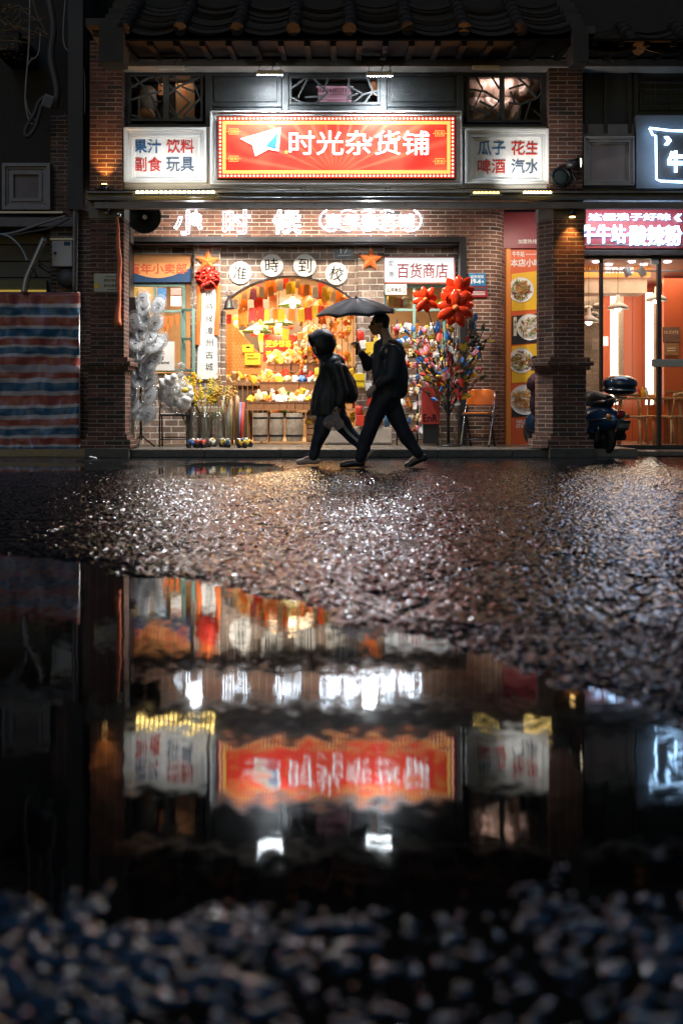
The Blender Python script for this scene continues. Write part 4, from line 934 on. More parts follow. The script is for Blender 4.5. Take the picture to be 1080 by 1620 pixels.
# ---- poster wall in the corridor between the shops
t = thing('food_poster_wall', 'tall orange poster wall with four bowls of food between rounded corner and brick pillar', 'poster', at(830, 703, 15.5))
DP = 15.5; S0 = 794
MB().pbox(793, 392, 800, 705, DP-.0, .2).build('side_panel', M('orange_side_panel', (.6,.13,.03), .45, var=.05), t)
MB().pbox(800, 392, 808, 705, DP-.04, .2).build('edge_post', M('orange_edge', (.8,.27,.05), .45, var=.05), t, bevel=.01)
MB().pbox(808, 393, 900, 705, DP, .1).build('board', M('poster_vermilion', (.72,.13,.04), .4, var=.06, vs=2, bump=.03), t)
MB().pbox(793, 335, 900, 392, DP-.06, .2).build('header_board', mMar, t)
text_mb('加盟热线:400-6', 819, 378, 868, 385, DP-.062, off=.012, ext=.002).build('lettering', mPaper, t)
text_mb('牛牛站', 810, 397, 829, 406, DP-.002, off=.03, ext=.002).build('lettering', mPaper, t)
text_mb('·········', 831, 401, 850, 403, DP-.002, off=.03, ext=.002).build('lettering', mPaper, t)
text_mb('本店小吃推荐', 807, 409, 880, 422, DP-.002, off=.03, ext=.002).build('lettering', mPaper, t)
mYe = M('poster_yellow', (.85,.5,.03), .45, var=.08); mPk = M('poster_black', (.03,.03,.035), .4, var=.1)
rn = random.Random(9)
def food(mb, cx, cy, r, d, cols, n, seed, shape):
    rr = random.Random(seed)
    for i in range(n):
        a = rr.uniform(0, 6.28); q = r*math.sqrt(rr.random()); o = at(cx + q*math.cos(a), cy + q*math.sin(a), d - rr.uniform(.003,.009)); L = rr.uniform(.03,.09)*shape; b = rr.uniform(0, 3.14)
        mb.obox(o, (L, .004, rr.uniform(.008,.02)), Matrix.Rotation(b, 3, 'Y'), rr.randrange(cols))
FC = [M('noodle_brown', (.35,.13,.03), .5), M('noodle_ochre', (.6,.33,.08), .5), M('green_onion', (.15,.3,.05), .5), M('sauce_dark', (.1,.03,.015), .4), M('rice_white', (.75,.7,.6), .5)]
for k, (y0, y1, bg, cx, cy, r, n, mats) in enumerate(((425, 492, mYe, 824, 458, 20, 120, [0,1,0,3,2]), (492, 545, mPk, 838, 517, 21, 70, [4,1,2,4,0]), (540, 606, mYe, 824, 570, 20, 120, [1,4,0,2,3]), (612, 660, mPk, 830, 632, 24, 80, [0,1,4,1,0]))):
    sl = 5
    q = MB().prism([(W(809,DP),H(y1,DP)), (W(880,DP),H(y1-sl,DP)), (W(880,DP),H(y0+5-sl,DP)), (W(809,DP),H(y0+8,DP))], DP-.004-.001*k, DP+.001)
    pn = q.build('picture_panel', bg, t); d = DP-.009
    MB().lathe([(0,0),(r*DP/FP*.95,0),(r*DP/FP,-.004),(r*DP/FP,.003)], at(cx, cy, d), 32, axis='Y', smooth=False).build('plate_rim', mPaper, pn)
    fm = MB(); food(fm, cx, cy, r*.72, d-.004, 5, n, k, 1.0 if k < 3 else 1.6); fm.build('food', [FC[i] for i in mats], pn)['kind'] = 'stuff'
    if bg is mPk:
        MB().pbox(812, cy-16, 817, cy+14, d-.002, .004).build('caption_strip', M('caption_cream', (.8,.7,.5), .5), pn, bevel=.003, seg=1); text_mb('番', 813, cy-10, 816, cy-5, d-.004, ext=.001).build('lettering', mInk, pn); text_mb('茄', 813, cy-3, 816, cy+2, d-.004, ext=.001).build('lettering', mInk, pn)
text_mb('NIUNIU', 817, 664, 842, 670, DP-.002, off=.03, ext=.002).build('lettering', mPaper, t); text_mb('STATION', 816, 671, 845, 677, DP-.002, off=.03, ext=.002).build('lettering', mPaper, t)
lamp('AREA', at(830, 350, DP-.9), 12, (1,.86,.7), .6, at(835, 600, DP), name='poster_light', size_y=.2)

# restaurant tables and chairs
def dining_chair(): 
    t = local('dining_chair', 'pale wooden chair', 'chair', 'wooden chairs in the restaurant'); mw = M('ash_wood', (.55,.33,.17), .5, var=.2, vs=10)
    MB().box(-.21,.21,-.2,.2,.43,.46).build('seat', mw, t, bevel=.012)
    for sx in (-1,1):
        for sy in (-1,1): MB().cyl((sx*.17,sy*.16,.43), (sx*.21,sy*.2,0), .018, .013, n=10).build('leg', mw, t)
        MB().cyl((sx*.17,.17,.45), (sx*.16,.24,.80), .014, n=10).build('back_post', mw, t)
    MB().tube([(-.18,.23,.76),(-.09,.25,.78),(.09,.25,.78),(.18,.23,.76)], .028, 8).build('backrest', mw, t); return t
def dining_table():
    t = local('dining_table', 'pale wooden table', 'table', 'wooden tables in the restaurant'); mw = M('ash_wood', (.55,.33,.17), .5, var=.2, vs=10)
    MB().box(-.55,.55,-.35,.35,.71,.74).build('tabletop', mw, t, bevel=.008)
    for sx in (-1,1):
        for sy in (-1,1): MB().cyl((sx*.45,sy*.26,.71), (sx*.5,sy*.3,0), .025, .018, n=10).build('leg', mw, t)
    return t
dc = dining_chair(); dt = dining_table(); z0 = .07
place(dt, (W(1020,16.3), 16.3, z0)); dt['label'] = 'pale wooden table nearest the glass in the restaurant'
dup(dt, (W(1080,17.2), 17.3, z0), label='pale wooden table deeper in the restaurant at the right edge')
place(dc, (W(997,15.75), 15.75, z0), R(150)); dc['label'] = 'pale wooden chair with slanted legs right behind the scooter'
dup(dc, (W(1066,15.8), 15.8, z0), R(200), label='pale wooden chair behind the steel door bar')
dup(dc, (W(1038,17.0), 17.0, z0), R(20), label='pale wooden chair on the far side of the nearest restaurant table')
for i, (px, c, l_) in enumerate(((1010, mRedSatin, 'red'), (1016, mYellow, 'yellow'), (1022, mWhite, 'white'))):
    o = Vector((W(px,16.3), 16.3, z0+.74)); b = MB().lathe([(0,0),(.03,0),(.032,.1),(.015,.13),(.015,.16),(0,.165)], o, 14).build('sauce_bottle', c, base=o); tag(b, l_+' sauce bottle on the nearest restaurant table', 'bottle')

# ------------------------------------------------------------------ neighbour building on the left
NL = thing('left_building', 'dark shuttered brick building with loose cables at the left edge', 'building', (W(40,14.3), 14.3, 0))
DN = 14.3
MB().box(W(80,DN), W(120,DN), DN, DN+.4, 0, H(178,DN)).build('wall_pier', mBrickN, NL)
MB().box(W(122,DN-.2), W(143,DN-.2), DN-.2, DN+.9, 0, H(338,DN)).build('pillar', mBrickN, NL)
MB().box(W(-400,DN), W(121,DN), DN+.5, DN+.8, 0, 7).build('back_wall', mBlackW, NL)
MB().box(W(118,DN), W(141,DN), DN-.35, DN+.5, H(338,DN), 7.2).build('corner_pier', M('sooty_render', (.07,.068,.07), .85, var=.5, vs=2, bump=.5), NL)
MB().box(W(-400,DN), W(120,DN), DN-.1, DN+.5, H(360,DN), H(345,DN)).build('ledge', M('dim_ledge', (.16,.15,.16), .8, var=.4), NL, bevel=.01)
MB().box(W(-400,DN), W(104,DN), DN-.15, DN+.1, H(340,DN), H(337,DN)).build('ledge_trim', mSteelG, NL)
MB().box(W(0,DN), W(40,DN), DN-.3, DN+.5, H(90,DN), H(60,DN)).build('eave', mTile, NL)
fr = MB()
for i, (g, dd) in enumerate(((0,0),(4,.03),(9,.05),(13,.03))): fr.frame(3+g, 257+g, 79-g, 331-g, .045, DN-.12+dd, .12)
f = fr.build('panel_frame', M('dim_moulding_grey', (.26,.25,.26), .8, var=.3), NL, bevel=.003, seg=1); MB().pbox(14, 268, 68, 320, DN-.05, .1).build('panel', M('mauve_plaster_stained', (.2,.17,.18), .85, var=.5, vs=2), f)
sh = MB()
for i in range(14): sh.pbox(-80, 362+i*26, 121, 362+i*26+24, DN+.44, .04)
sh.build('shutter', M('shutter_dark', (.05,.055,.06), .5, .3, var=.3), NL)
MB().box(W(-60,DN), W(67,DN), DN+.2, DN+.3, H(463,DN), H(440,DN)).build('inside_panel', M('olive_panel', (.1,.1,.04), .6), NL)
MB().box(W(-60,DN), W(67,DN), DN+.17, DN+.19, H(459,DN), H(456,DN)).build('glow_strip', emis('yellow_strip', (.9,.6,.1), .35), NL)
# electric box
t = thing('meter_box', 'white metal meter box with a blue sticker on the dark brick pier', 'electric box', at(98, 422, DN-.15))
MB().pbox(82, 379, 114, 421, DN-.16, .15).build('case', M('dim_white_metal', (.5,.5,.52), .5, var=.15), t, bevel=.01); MB().pbox(79, 376, 116, 379, DN-.18, .18).build('lid', mSteelG, t)
MB().pbox(101, 382, 111, 388, DN-.165, .004).build('sticker', mBlueInk, t); MB().cyl(at(87,400,DN-.16), at(87,400,DN-.175), .02).build('lock', mBlack, t)
# pipes, poles and cables
def cable(pts, r, lab, mat=mBlack, nm='cable', d=14.0):
    P = [at(x, y, d + (z if z else 0)) for x, y, z in pts]; out = []
    for i in range(len(P)-1):
        p0, p1, p2, p3 = P[max(i-1,0)], P[i], P[i+1], P[min(i+2,len(P)-1)]
        for k in range(6):
            u = k/6; out.append(.5*((2*p1)+(-p0+p2)*u+(2*p0-5*p1+4*p2-p3)*u*u+(-p0+3*p1-3*p2+p3)*u**3))
    out.append(P[-1]); o = MB().tube(out, r, 7).build(nm, mat); return tag(o, lab, nm.replace('_', ' '))
mCab = M('grey_cable', (.22,.22,.23), .5, var=.3); mCabD = M('dark_cable', (.05,.05,.055), .5, var=.3); mTwig = M('bark', (.15,.11,.08), .9, var=.4, bump=.6)
cable([(48,-40,0),(46,60,0),(42,120,0),(40,160,0),(46,190,0),(52,196,0)], .012, 'pale grey cable hanging down at the far left into a hook', mCab)
cable([(64,50,0),(60,85,0),(45,100,0),(40,140,0),(44,172,0),(56,190,0)], .008, 'thin loop of cable beside the pale hanging cable', mCab)
cable([(74,-20,0),(84,40,0),(80,90,0),(90,140,0),(86,170,0)], .05, 'thick ribbed dark hose hanging behind the cables', mCabD, 'hose')
cable([(76,150,0),(62,160,0),(54,180,0),(40,205,0),(44,215,0),(56,200,0),(66,165,0)], .03, 'drooping black hose under the small flood lamp', mCabD, 'hose')
cable([(105,-20,0),(100,60,0),(112,85,0),(130,100,0),(134,130,0),(134,180,0)], .010, 'cable running from the roof to the blue grey pier', mCab)
cable([(124,178,0),(120,240,0),(118,330,0),(117,460,0)], .022, 'vertical drain pipe beside the sooty pier', mCab, 'drain_pipe')
cable([(128,180,0),(125,260,0),(122,330,0),(121,400,0),(120,465,0)], .018, 'black cable running down next to the drain pipe', mCabD)
cable([(104,341,-.1),(60,355,-.1),(20,368,-.1),(-20,372,-.1)], .018, 'sagging grey pipe under the plaster panel', mCab, 'pipe')
cable([(110,345,-.15),(80,360,-.15),(40,368,-.15),(-20,380,-.15)], .014, 'lower of the sagging lines under the plaster panel', mCabD)
cable([(-20,368,-.2),(10,372,-.2),(28,385,-.2),(38,400,-.2),(43,412,-.2)], .012, 'bluish hose end pointing down beside the leaning pole', M('blue_grey_hose', (.3,.34,.42), .5), 'hose')
cable([(70,376,-.1),(55,410,-.1),(42,440,-.1),(38,463,-.1)], .045, 'leaning steel pole behind the striped tarpaulin', mSteelG, 'pole')
cable([(62,418,0),(80,430,0)], .03, 'short grey pipe joining the leaning pole', mCabD, 'pipe')
cable([(52,425,-.15),(58,437,-.15)], .02, 'black strap tied on the leaning pole', mBlack, 'strap')
o = MB().ball(at(106,440,DN-.15), .13, sc=(1.1,.7,1)).build('cable_bundle', mCabD); tag(o, 'dark bundle under the white meter box', 'bundle')
for k in range(9):
    rr = random.Random(k+40); x, y = rr.uniform(-5,30), rr.uniform(0,90); pts = [(x, y, -.2)]
    for j in range(4): x += rr.uniform(4,22); y += rr.uniform(-14,18); pts.append((x, y, -.2+rr.uniform(-.1,.1)))
    if k == 0: pts = [(-10,20,0),(8,38,0),(40,45,0),(60,52,0),(80,62,0)]
    if k == 1: pts = [(50,-10,0),(58,22,0),(70,45,0),(78,62,0)]
    if k == 2: pts = [(-10,50,0),(20,56,0),(60,60,0)]
    bush = bpy.data.objects.get('creeper_plant') or thing('creeper_plant', 'leafless creeper branches hanging into the upper left corner', 'plant', at(20, 80, 14.1))
    P = [at(a, b, 14.1+c) for a, b, c in pts]; MB().tube(P, [.022*(1-.6*i/len(P)) if k < 3 else .008 for i in range(len(P))], 6).build('branch', mTwig, bush)
lv = MB()
rr = random.Random(5)
for k in range(260):
    q = at(rr.gauss(8,16), rr.uniform(5,95), 14.1+rr.uniform(-.2,.2)); lv.obox(q, (.035,.004,.02), Matrix.Rotation(rr.uniform(0,6),3,'Z') @ Matrix.Rotation(rr.uniform(0,6),3,'X'))
lv.build('dry_leaves', M('dry_leaf', (.16,.11,.05), .8, var=.5), bush)['kind'] = 'stuff'
t = thing('small_flood_lamp', 'small box shaped flood lamp on the drooping hose at the upper left', 'lamp', at(76,173,13.95))
MB().obox(at(76,160,13.9), (.14,.05,.17), Matrix.Rotation(R(20),3,'Y')).build('housing', M('blue_grey_lamp', (.08,.1,.13), .4), t, bevel=.01)
MB().obox(at(76,160,13.87), (.11,.006,.13), Matrix.Rotation(R(20),3,'Y')).build('glass', M('lamp_face', (.04,.05,.07), .1), t)
# striped tarpaulin fence
DT = 13.95
t = thing('tarpaulin_fence', 'red white and blue striped tarpaulin stretched over a fence at the left edge', 'fence', at(62, 717, DT))
tp = MB(); nx, ny = 60, 90; vs = []
bands = [(463,480,0),(480,486,1),(486,498,2),(498,502,1),(502,515,0),(515,520,1),(520,532,2),(532,536,1),(536,546,0),(546,550,1),(550,560,2),(560,565,1),(565,577,0),(577,589,3),(589,598,0),(598,605,1),(605,618,2),(618,625,1),(625,640,0),(640,645,1),(645,656,2),(656,663,1),(663,673,0),(673,678,1),(678,688,2),(688,693,1),(693,703,0),(703,707,1),(707,718,2)]
ys = [];
for a, b, c in bands: ys += [(a + (b-a)*k/3, c) for k in range(3)]
ys.append((718, 2)); x0, x1 = -220, 126
for (y, c) in ys:
    for i in range(nx+1):
        px = x0 + (x1-x0)*i/nx; dz = .07*mn.noise(Vector((px*.03, y*.02, 1))) + .045*mn.noise(Vector((px*.09, y*.05, 4))) + .02*mn.noise(Vector((px*.3, y*.12, 9))) + (.05*((y-700)/18)*math.sin(px*.2) if y > 700 else 0)
        vs.append(at(px, y + (3.0*mn.noise(Vector((px*.04, y*.01, 3)))) + (2.5*mn.noise(Vector((px*.2, 1, 3))) if y > 712 else 0), DT) + Vector((0, dz, 0)))
tp.v = [Vector(v) for v in vs]
for j in range(len(ys)-1):
    for i in range(nx): a = j*(nx+1)+i; tp.f.append([a, a+1, a+nx+2, a+nx+1]); tp.m.append(ys[j][1]); tp.sm.append(True)
def tarp(nm, c): return M(nm, c, .38, var=.25, vs=5, bump=.3, bs=40)
sh_ = tp.build('tarpaulin', [tarp('tarp_red', (.30,.07,.06)), tarp('tarp_white', (.42,.38,.4)), tarp('tarp_blue', (.02,.10,.2)), tarp('tarp_mauve', (.33,.28,.32))], t)
so = sh_.modifiers.new('thick', 'SOLIDIFY'); so.thickness = .004
for px in (-150, -50, 53, 124): MB().cyl(at(px, 463, DT+.08), Vector((W(px,DT+.08), DT+.08, 0)), .024).build('post', mSteelG, t)
MB().cyl(at(-220, 464, DT+.06), at(126, 464, DT+.06), .022).build('rail', mSteelG, t)
# ------------------------------------------------------------------ goods
PAL = {'yellow': (.85,.55,.04), 'orange': (.8,.25,.03), 'red': (.6,.04,.02), 'white': (.8,.78,.72), 'cream': (.8,.62,.35), 'blue': (.04,.16,.45), 'pink': (.75,.22,.3), 'green': (.1,.35,.1), 'brown': (.25,.11,.04), 'grey': (.35,.35,.36)}
def gm(c, r=.4): return M('goods_' + c, PAL[c], r, var=.3, vs=30, bump=.3)
def pouch(c):
    mb = MB(); n = 8; vs = []
    for i in range(n+1):
        for j in range(n+1):
            u, v = i/n*2-1, j/n*2-1; h = .024*(1-u**4)*(1-v**4) + .004*mn.noise(Vector((u*4, v*4, 1)))
            vs.append((u*.05, -h, v*.068*(1+.05*math.sin(u*20)*(abs(v) > .9))))
    vs += [(x, -y*.7, z) for x, y, z in vs]; m = (n+1)**2
    for i in range(n):
        for j in range(n):
            a = i*(n+1)+j; mb.f += [[a, a+n+1, a+n+2, a+1], [m+a, m+a+1, m+a+n+2, m+a+n+1]]; mb.m += [0, 0]; mb.sm += [True, True]
    mb.v = [Vector(v) for v in vs]; return mb
def plush():
    mb = MB().ball((0,0,-.02), .032, sc=(1,.8,1.1), n=10); mb.ball((0,0,.03), .028, n=10); mb.ball((-.018,0,.055), .011, n=8); mb.ball((.018,0,.055), .011, n=8)
    for sx in (-1, 1): mb.ball((sx*.03,0,-.005), .012, n=8); mb.ball((sx*.018,0,-.05), .014, n=8)
    return mb
def tbox(): return MB().box(-.05,.05,-.03,.03,-.06,.06)
def card_():
    mb = MB().prism([(-.045,-.08),(.045,-.08),(.045,.07),(.02,.085),(-.02,.085),(-.045,.07)], -.003, .003); return mb
def fan_(): 
    mb = MB().lathe([(0,-.01),(.05,-.008),(.055,0),(.05,.008),(0,.01)], (0,0,0), 18, axis='Y'); return mb
SH = {'pouch': (pouch, 'snack_pouch', 'snack', 'glossy'), 'plush': (plush, 'plush_toy', 'toy', 'small round eared'), 'box': (tbox, 'gift_box', 'box', 'small square'), 'card': (card_, 'hanging_card', 'card', 'small tag shaped'), 'disc': (fan_, 'round_trinket', 'trinket', 'flat round')}
PROTO = {}
def goods(shape, colour, loc, where, group, rz=0, rx=0, ry=0, sc=1.0):
    fn, nm, cat, adj = SH[shape]; key = (shape, colour)
    lab = '%s %s %s %s' % (adj, colour, nm.replace('_', ' '), where)
    if key not in PROTO:
        mb = fn(shape) if shape == 'pouch' else fn()
        o = mb.build(nm, gm(colour), base=(0,0,0), bevel=.004 if shape == 'box' else 0, seg=1); tag(o, lab, cat, group); o['_o'] = (0,0,0); PROTO[key] = o; return place(o, loc, rz, rx, ry, sc)
    return dup(PROTO[key], loc, rz, lab, cat, group, sc, rx, ry)
rg = random.Random(21)
# stepped display stand in the arch
ds = thing('display_stand', 'wooden stepped display stand full of snack baskets inside the arch', 'display stand', (W(450,15.9), 15.9, SW))
rows = [(393, 500, 634, 15.75, 9), (412, 503, 603, 16.0, 8), (424, 505, 574, 16.25, 7)]
for (x0, x1, y, d, n) in rows:
    MB().box(W(x0-4,d), W(560,d), d-.14, d+.16, H(y+15,d), H(y+13,d)).build('shelf_board', mWood, ds)
    for x in (x0, 545): MB().box(W(x-1,d), W(x+2,d), d+.1, d+.15, SW+.01, H(y+15,d)).build('post', mWood, ds)
def basket(w=.115):
    t = local('snack_basket', 'x', 'basket', 'snack baskets on the stepped display'); mb = MB()
    mb.box(-w/2, w/2, -.10, -.085, 0, .11); mb.box(-w/2, w/2, .085, .10, 0, .13); mb.box(-w/2, -w/2+.012, -.085, .085, 0, .12); mb.box(w/2-.012, w/2, -.085, .085, 0, .12); mb.box(-w/2+.012, w/2-.012, -.085, .085, 0, .01)
    mb.build('tray', M('kraft_basket', (.30,.13,.05), .75, var=.25), t); 
    MB().box(-w/2-.002, w/2+.002, -.106, -.1001, .085, .112).build('rim', M('kraft_dark', (.18,.07,.03), .75), t); return t
bp0 = basket(); used = False
for ri, (x0, x1, y, d, n) in enumerate(rows):
    for k in range(n):
        x = W(x0+6+k*12.4, d); z = H(y+13, d)+.001; lb = 'brown paper snack basket in the %s row of the stepped display' % ('lowest', 'middle', 'top')[ri]
        if not used: place(bp0, (x, d-.02, z)); bp0['label'] = lb; used = True
        else: dup(bp0, (x, d-.02, z), label=lb, rz=rg.uniform(-.08,.08))
        c_ = [['yellow','cream','orange','white','white','cream','white','yellow','cream'],['orange','orange','yellow','cream','white','blue','white','yellow','green'],['cream','yellow','cream','orange','yellow','cream','orange','yellow']][ri][k % 8]
        for q in range(5):
            goods('pouch', c_, (x+rg.uniform(-.035,.035), d-.02+rg.uniform(-.05,.05), z+.11+rg.uniform(0,.07)), 'heaped in the %s basket row of the stepped display' % ('lowest','middle','top')[ri], 'snack pouches in the baskets', rg.uniform(-1,1), rg.uniform(-1.1,.3), rg.uniform(-1,1), rg.uniform(.75,1.1))
# tall heaps at both ends of the stand
for k in range(44):
    x, y = rg.gauss(490, 9), rg.uniform(520, 592); goods(rg.choice(['pouch','plush','pouch']), rg.choice(['cream','yellow','orange','cream','red']), at(x, y, 16.3+rg.uniform(-.1,.1)), 'piled behind the hooded walker', 'toys and snacks piled behind the hooded walker', rg.uniform(-1,1), rg.uniform(-1,1), rg.uniform(-1,1), rg.uniform(.8,1.2))
for k in range(22):
    goods('pouch', rg.choice(['cream','yellow']), at(rg.uniform(430,478), rg.uniform(556,572), 16.3), 'in the pile on top of the stepped display', 'snack pouches in the baskets', rg.uniform(-1,1), rg.uniform(-1,1), rg.uniform(-1,1), 1.25)
for ri, (x0, x1, y, d, n) in enumerate(rows):
    for k in range(26):
        goods(rg.choice(['pouch','box','plush','pouch']), rg.choice(['yellow','cream','orange','white','red','brown','white']), at(rg.uniform(x0+4, 548), y-rg.uniform(-2,14), d+rg.uniform(.02,.14)), 'crammed behind the %s basket row' % ('lowest','middle','top')[ri], 'goods crammed behind the basket rows', rg.uniform(-1,1), rg.uniform(-.7,.5), rg.uniform(-.8,.8), rg.uniform(.8,1.3))
for k in range(46):
    goods(rg.choice(['pouch','card','box']), rg.choice(['red','yellow','cream','orange','white','green','brown']), at(rg.uniform(395,505), rg.uniform(585,650), 16.6+rg.uniform(0,.15)), 'on the back wall shelves behind the display', 'goods on the back shelves', rg.uniform(-.4,.4), 0, rg.uniform(-.4,.4), rg.uniform(1,1.6))
for k in range(30):
    goods('pouch', rg.choice(['yellow','cream','orange']), at(rg.uniform(352,420), rg.uniform(590,602), 16.0+rg.uniform(-.1,.1)), 'on the counter behind the orange panel', 'snacks on the counter', rg.uniform(-1,1), rg.uniform(-1,1), rg.uniform(-1,1), 1.1)
ct = thing('wooden_counter', 'low wooden counter under the orange patterned panel', 'counter', (W(385,16), 16, SW)); MB().pbox(350, 604, 424, 610, 15.9, .5).build('top', mWood, ct, bevel=.005)
for x in range(352, 424, 8): MB().pbox(x, 610, x+7, 696, 15.95, .02).build('plank', M('aged_plank', (.13,.075,.04), .8, var=.6, vs=12, bump=.5), ct)
for x in range(424, 548, 6): MB().pbox(x, 652, x+4.6, 662, 15.66, .02).build('slat', M('aged_plank', (.13,.075,.04), .8), ds)
for k, (x0, x1, l_) in enumerate(((399, 424, 'left'), (426, 449, 'second'), (451, 480, 'third'))):
    d = 15.55; c = at((x0+x1)/2, 698, d); r = (x1-x0)/2*d/FP
    t = thing('barrel', 'weathered wooden barrel under the baskets, %s in its row' % l_, 'barrel', c, 'barrels under the stepped display'); mb = MB(); h = .42
    for i in range(14):
        a = 2*math.pi*i/14; mb.lathe([(0,0)]*2, c, 3)
        for q in range(4):
            z0_, z1_ = h*q/4, h*(q+1)/4; rad_ = lambda z: r*(.86+.14*math.sin(math.pi*z/h))
            mb.bar(c+Vector((rad_(z0_)*math.cos(a), rad_(z0_)*math.sin(a), z0_)), c+Vector((rad_(z1_)*math.cos(a), rad_(z1_)*math.sin(a), z1_)), .02, 2*math.pi*r/14*.95, up=(-math.sin(a), math.cos(a), 0))
    mb2 = MB(); mb2.lathe([(r*.86,0.0),(r*.95,h*.2),(r,h*.5),(r*.95,h*.8),(r*.86,h),(r*.8,h),(r*.8,h-.02),(0,h-.02)], c, 18, smooth=False); mb2.build('staves', M('grey_wood', (.34,.27,.2), .8, var=.6, vs=16, bump=.6), t)
    for z in (.07,.33): MB().lathe([(r*.955,z),(r*.965,z+.03)], c, 24).build('hoop', mSteelD, t)
for k, (x0, y0, x1, y1, l_) in enumerate(((484,664,512,699,'left'),(514,650,542,676,'right'),(486,640,512,662,'upper'))):
    t = thing('wooden_crate', '%s wooden crate of goods low behind the hooded walker' % l_, 'crate', at((x0+x1)/2, y1, 15.75), 'crates behind the hooded walker'); d = 15.72
    for q in range(3): MB().pbox(x0, y0+4+(y1-y0-4)*q/3, x1, y0+3+(y1-y0-4)*(q+1)/3-.8, d, .02).build('slat', mWood, t)
    MB().pbox(x0+1, y0+5, x1-1, y1, d+.02, .18).build('box', M('crate_inside', (.12,.06,.03), .8), t)
    for q in range(14): goods(rg.choice(['pouch','box','plush']), rg.choice(['yellow','white','red','cream','pink','blue']), at(rg.uniform(x0+3,x1-3), y0+rg.uniform(-3,3), d+rg.uniform(.02,.16)), 'heaped in the %s wooden crate' % l_, 'goods heaped in the crates', rg.uniform(-1,1), rg.uniform(-.7,.5), rg.uniform(-.8,.8), rg.uniform(.8,1.2))
# stone bench block under the walkers
o = MB().pbox(513, 676, 620, 702, DI-.12, .5).build('stone_block', M('pale_stone', (.4,.34,.28), .8, var=.4, bump=.7, bs=15), bevel=.02); tag(o, 'long pale stone block on the pavement behind the walkers', 'stone block')
# orange patterned panel
t = thing('patterned_panel', 'slanting orange panel with a woven pattern at the left inside the arch', 'panel', at(380, 600, 15.9)); d = 15.9
MB().prism([(W(349,d),H(512,d)),(W(368,d),H(512,d)),(W(413,d),H(562,d)),(W(413,d),H(592,d)),(W(349,d),H(592,d))], d, d+.03).build('board', M('panel_orange', (.75,.25,.04), .5, var=.1), t)
mb = MB()
for i in range(11):
    for j in range(15):
        x, y = 353+i*5.6+(j%2)*2.8, 516+j*5.2
        if y > 514 + max(0, (x-366))*1.08: mb.obox(at(x, y, d-.002), (.036,.004,.008), Matrix.Rotation(R(45 if (i+j)%2 else -45),3,'Y'))
q = mb.build('woven_pattern', M('panel_cream', (.85,.5,.2), .5), t); q['kind'] = 'stuff'
plate('paper_notice', 'bright yellow paper notice on the orange patterned panel', 387, 558, 412, 577, 15.86, mYellow, 'notice', parts=(('b',391,562,401,563,mInk,'line'),('b',391,567,408,568,mInk,'line')), th=.003, bev=0)
plate('paper_notice', 'small upper yellow paper with a bird on the patterned panel', 383, 545, 401, 557, 15.85, mYellow, 'notice', parts=(('b',389,548,395,550,mInk,'bird'),), th=.003, bev=0)
plate('surprise_sign', 'red hanging sign with yellow Chinese writing inside the arch', 416, 530, 466, 572, 16.5, M('sign_red_paint', (.55,.02,.015), .5, var=.05), parts=(('t','更多惊喜', 420, 538, 461, 549, mYellow, .02), ('t','请进店内', 420, 555, 461, 566, mYellow, .02)))
o = MB().pbox(378, 470, 478, 560, 17.6, .03).build('grey_backboard', M('warm_grey_board', (.12,.10,.09), .8, var=.2)); tag(o, 'dark grey backboard behind the green lamps', 'board')
# green enamel pendant lamps
mGl = M('green_enamel', (.10,.22,.08), .25, var=.1)
for k, (px, py, lb) in enumerate(((463, 484, 'green enamel shade lamp, highest of the three in the arch'), (441, 513, 'green enamel shade lamp in the middle of the three'), (406, 525, 'green enamel shade lamp, lowest and leftmost of the three'))):
    o = at(px, py, 16.4); t = thing('shade_lamp', lb, 'lamp', o, 'green shade lamps in the arch')
    MB().lathe([(.0,.15),(.03,.15),(.04,.11),(.10,.09),(.20,.03),(.245,.0),(.24,-.005),(.19,.02),(.09,.075),(0,.08)], o, 32).build('shade', mGl, t)
    MB().ball(o+Vector((0,0,.02)), .05).build('bulb', emis('shade_bulb', (1,.8,.45), 25), t); MB().cyl(o+Vector((0,0,.15)), (o.x,o.y,RZ), .005).build('cord', mBlack, t)
    lamp('SPOT', o+Vector((0,0,-.05)), 40, WARM, .05, o+Vector((0,0,-1)), spot=140, name='shade_lamp_light')
# pennants and tags
def pennant(): return MB().add([(-.05,-.003,0),(.05,-.003,0),(.05,-.003,-.2),(0,-.003,-.155),(-.05,-.003,-.2),(-.05,.003,0),(.05,.003,0),(.05,.003,-.2),(0,.003,-.155),(-.05,.003,-.2)], [(4,3,2,1,0),(5,6,7,8,9),(0,1,6,5),(1,2,7,6),(2,3,8,7),(3,4,9,8),(4,0,5,9)])
PEN = {}
def pen(c, px, py, d, sc, lab):
    if c not in PEN:
        o = pennant().build('pennant', gm(c, .6), base=(0,0,0)); o['_o'] = (0,0,0); tag(o, lab, 'pennant', 'swallow tailed pennants hanging in the arch'); PEN[c] = o; place(o, at(px, py, d), rg.uniform(-.3,.3), rg.uniform(-.1,.1), rg.uniform(-.06,.06), sc)
    else: dup(PEN[c], at(px, py, d), rg.uniform(-.3,.3), lab, 'pennant', 'swallow tailed pennants hanging in the arch', sc, rg.uniform(-.1,.1), rg.uniform(-.06,.06))
